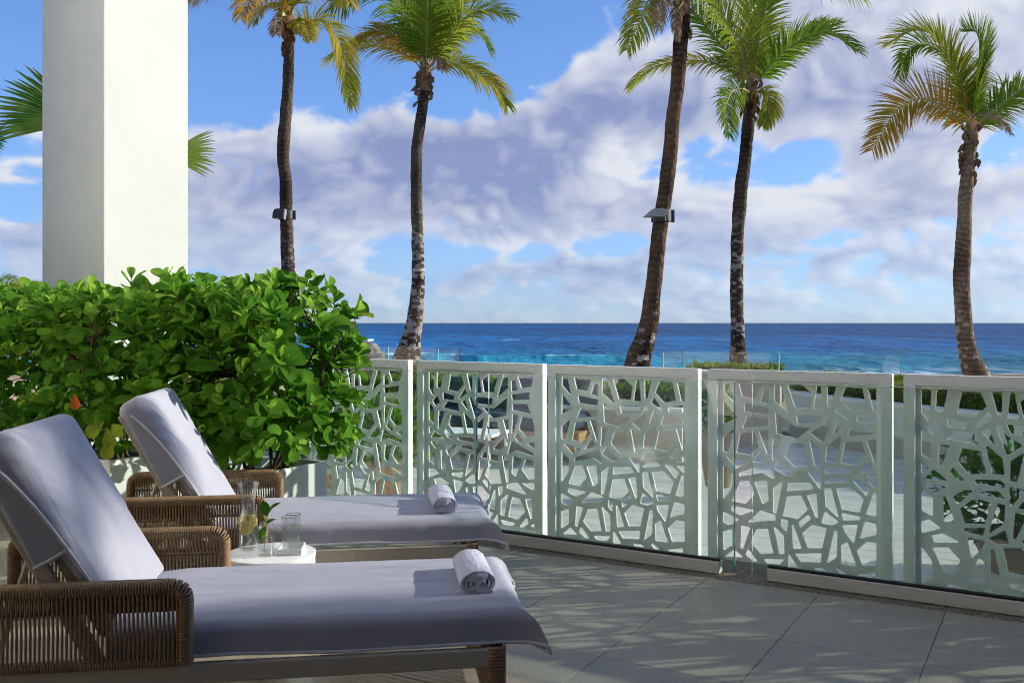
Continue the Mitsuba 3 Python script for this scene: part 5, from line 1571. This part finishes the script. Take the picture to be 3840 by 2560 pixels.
def free_palm(key, base, top, r0, r1, bark, n, seed, Lf, leaf, z_tilt=0.2, cone=(0.15, 1.25)):
    rng = np.random.default_rng(seed)
    c = spline([base, (base + top) / 2 + [0.15, 0, 0], top], 30)
    part(key, 'trunk', ply(tube(c, np.linspace(r0, r1, 30), 12), bark, smooth=True))
    for i in range(n):
        a = i * 2.399 + rng.normal(0, 0.2)
        el = rng.uniform(*cone)
        d = np.array([math.cos(a), math.sin(a), 0])
        p1 = top + (d * math.cos(el) + UP * math.sin(el)) * Lf * 0.45
        p2 = p1 + (d * math.cos(el * 0.3 - 0.2) + UP * math.sin(el * 0.3 - 0.2)) * Lf * 0.35
        p3 = p2 + (d * 0.75 - UP * 0.65) * Lf * 0.3
        rach, lv, uv = frond_mesh([top, p1, p2, p3], seed * 70 + i, L=leaf, n=44, droop=1.1, width=0.045)
        fk = part(key, 'frond', ply(lv, (G, D, Y, G)[i % 4], uv=uv))
        scene[numbered(fk + '__midrib')] = ply(rach, 'm_midrib', smooth=True)


k = thing('palm_tree', 'coconut palm standing beyond the right edge of the view, shading the terrace', 'palm tree', 'coconut palms on the beach side')
free_palm(k, np.array([13.6, 5.2, -0.2]), np.array([13.2, 5.65, 5.9]), 0.20, 0.13, 'm_trunk_a', 13, 61, 1.9, 0.6)

# small far palms over the hedge at the left edge
k = thing('palm_tree', 'small far palm just left of the pillar, over the hedge', 'palm tree', 'far palms on the left')
b = at(95, 1212, 62) * [1, 1, 0]
free_palm(k, b + [0, 0, -0.5], b + [0, 0, 3.1], 0.2, 0.14, 'm_trunk_a', 11, 62, 1.9, 0.6)
k = thing('palm_tree', 'small far palm at the very left edge, over the hedge', 'palm tree', 'far palms on the left')
b = at(-12, 1212, 66) * [1, 1, 0]
free_palm(k, b + [0, 0, -0.5], b + [0, 0, 3.6], 0.2, 0.14, 'm_trunk_a', 11, 63, 2.1, 0.6)
k = thing('beach_house', 'low white house roof far off behind the left end of the hedge', 'house')
o = at(60, 1212, 80) * [1, 1, 0]
part(k, 'wall', ply(cbox(9, 5, 3.0, 0.05, o + [0, 0, -0.2]), 'm_planter'))
mat('m_blue_roof', pr(rgb(0.25, 0.42, 0.55), 0.6, 0.3))
part(k, 'roof', ply(cbox(9.6, 5.6, 0.25, 0.05, o + [0, 0, 1.43]), 'm_blue_roof'))

# fan palm behind the pillar
k = thing('fan_palm', 'fan palm mostly hidden behind the pillar, its leaf tips showing on both sides', 'palm tree')
FD = 9.6
fo = at(390, 980, FD)
part(k, 'trunk', ply(tube([fo * [1, 1, 0] + [0, 0, -0.2], fo], [0.13, 0.10], 14), 'm_trunk_e', smooth=True))


def fan_leaf(hub, toward, ref, R, a0, a1, n, seed, mk, stalk_from):
    rng = np.random.default_rng(seed)
    d = toward / np.linalg.norm(toward)
    s = np.cross(ref, d)
    s /= np.linalg.norm(s)
    nn = np.cross(d, s)
    V, Fc, UV, b = [], [], [], 0
    for i in range(n):
        a = a0 + (a1 - a0) * i / (n - 1)
        dir_ = d * math.cos(a) + s * math.sin(a)
        sd = -d * math.sin(a) + s * math.cos(a)
        L = R * rng.uniform(0.88, 1.06)
        w = R * abs(a1 - a0) / n * 0.62
        for q, (f, wf) in enumerate(((0.06, 0.10), (0.45, 0.5), (0.72, 0.62), (0.90, 0.34), (1.0, 0.04))):
            p = hub + dir_ * L * f - UP * 0.10 * R * f ** 3 + nn * 0.01
            fold = nn * (0.35 * w * wf)
            V += [p + sd * w * wf, p - fold, p - sd * w * wf]
            UV += [(0, f), (0.5, f), (1, f)]
        for q in range(4):
            k0 = b + q * 3
            for e in (0, 1):
                Fc += [(k0 + e, k0 + e + 1, k0 + e + 4), (k0 + e, k0 + e + 4, k0 + e + 3)]
        b += 15
    fk = part(k, 'frond', ply(tri(V, Fc), mk, uv=np.array(UV)))
    scene[numbered(fk + '__stalk')] = ply(tube(spline([stalk_from, (stalk_from + hub) / 2 + UP * 0.1, hub], 10), 0.012, 6), 'm_midrib', smooth=True)


leafmat('m_fan_green', (0.05, 0.15, 0.025), (0.16, 0.25, 0.045), 0.6, 0.4, 1.5, (0.32, 0.26, 0.10), 6.0)
leafmat('m_fan_light', (0.30, 0.42, 0.06), (0.42, 0.50, 0.10), 0.8, 0.4, 1.5, (0.38, 0.30, 0.12), 6.0)
fan_leaf(at(290, 470, FD - 0.3), np.array([-0.85, -0.2, 0.35]), np.array([0.25, -1.0, 0.35]), 0.84, -0.62, 0.62, 22, 1, 'm_fan_green', fo)
fan_leaf(at(620, 590, FD - 0.2), np.array([0.95, -0.1, 0.12]), np.array([0.55, -0.8, 0.35]), 0.56, -0.5, 0.55, 18, 2, 'm_fan_light', fo)
fan_leaf(at(-70, 520, FD + 0.6), np.array([0.8, 0, -0.1]), np.array([0.0, -1, 0.3]), 0.30, -0.8, 0.8, 16, 3, 'm_fan_green', at(-160, 700, FD + 0.6))
fan_leaf(at(390, 560, FD), np.array([0.1, -0.2, 1.0]), np.array([0.1, -1, 0.2]), 0.7, -0.9, 0.9, 20, 4, 'm_fan_green', fo)


# floodlight collars on two trunks
mat('m_lamp', pr(rgb(0.035, 0.035, 0.036), 0.45, 0.5))
mat('m_lamp_gray', pr(proc(lambda p, n, uv: mix((0.42, 0.42, 0.40), (0.20, 0.20, 0.19), noise(p[0] * 60, p[1] * 60, p[2] * 60))), 0.6, 0.3))


def floodlight(lab, c, r, s, flip):
    k = thing('floodlight', lab, 'floodlight', 'floodlight collars on the palm trunks')
    ring = sg.Point(0, 0).buffer(r * 1.13, quad_segs=10).difference(sg.Point(0, 0).buffer(r * 1.05, quad_segs=10))
    m = extrude(ring, 0.155 * s)
    m.apply_translation(c - [0, 0, 0.0775 * s])
    part(k, 'collar', ply(m, 'm_lamp', smooth=40))
    part(k, 'clamp', ply(cbox(0.045 * s, 0.05 * s, 0.165 * s, 0.004, c + [r * 1.13 + 0.02 * s, 0, -0.005]), 'm_lamp'))
    part(k, 'clamp', ply(cbox(0.035 * s, 0.05 * s, 0.165 * s, 0.004, c + [-r * 1.13 - 0.012 * s, 0, -0.005]), 'm_lamp'))
    part(k, 'bolt', ply(tube([c + [r * 0.25, -r * 1.12, 0.0], c + [r * 0.25, -r * 1.2, 0.0]], 0.013 * s, 8), 'm_lamp_gray', smooth=40))
    o = c + np.array([-r * 0.75, -r * 1.25, 0.0])
    if not flip:       # rounded housing seen from its side, tilted lens plate towards the trunk
        p = sg.Polygon([(-0.125, -0.08), (0.05, -0.085), (0.075, 0.085), (-0.03, 0.09), (-0.085, 0.075), (-0.11, 0.02)])
        m = extrude(p, 0.15)
        part(k, 'housing', ply(basis(m, o + [0, 0.05 * s, 0], np.array([s, 0, 0]), UP * s, np.array([0, -s, 0])), 'm_lamp', smooth=30))
        part(k, 'lens_plate', ply(basis(cbox(0.035, 0.155, 0.185, 0.006, (0.085, 0, 0)), o + [0, -0.02 * s, 0], np.array([s, 0, -0.1 * s]), np.array([0, s, 0]), np.array([0.1 * s, 0, s])), 'm_lamp_gray'))
    else:              # tilted up, the weathered top plate in view
        p = sg.Polygon([(-0.22, -0.035), (0.06, -0.035), (0.10, 0.0), (0.085, 0.045), (0.04, 0.075), (-0.10, 0.065)])
        m = extrude(p, 0.16)
        part(k, 'lens_plate', ply(basis(m, o + [0.02, 0.06 * s, 0], np.array([s, 0, 0]), UP * s, np.array([0, -s, 0])), 'm_lamp_gray', smooth=30))
        part(k, 'housing', ply(basis(cbox(0.15, 0.12, 0.07, 0.01), o + [0.02, 0, -0.06 * s], np.array([s, 0, 0]), np.array([0, s, 0]), UP * s), 'm_lamp'))


floodlight('black floodlight on a metal collar round the slender palm behind the hedge', at(1075, 806, 20.0), 0.128, 1.18, False)
floodlight('weathered floodlight tilted up on a collar round the dark leaning palm', at(2484, 809, 14.0), 0.118, 1.12, True)
k = thing('cable_tie', 'thin white band round the pale-blotched palm trunk', 'band')
c = at(1567.5, 1013, 23.0)
scene[k + '__loop'] = ply(tube([c + [0.166 * math.cos(t), 0.166 * math.sin(t), 0] for t in np.linspace(0, 2 * PI, 33)], 0.010, 6, caps=False), 'm_planter', smooth=True)
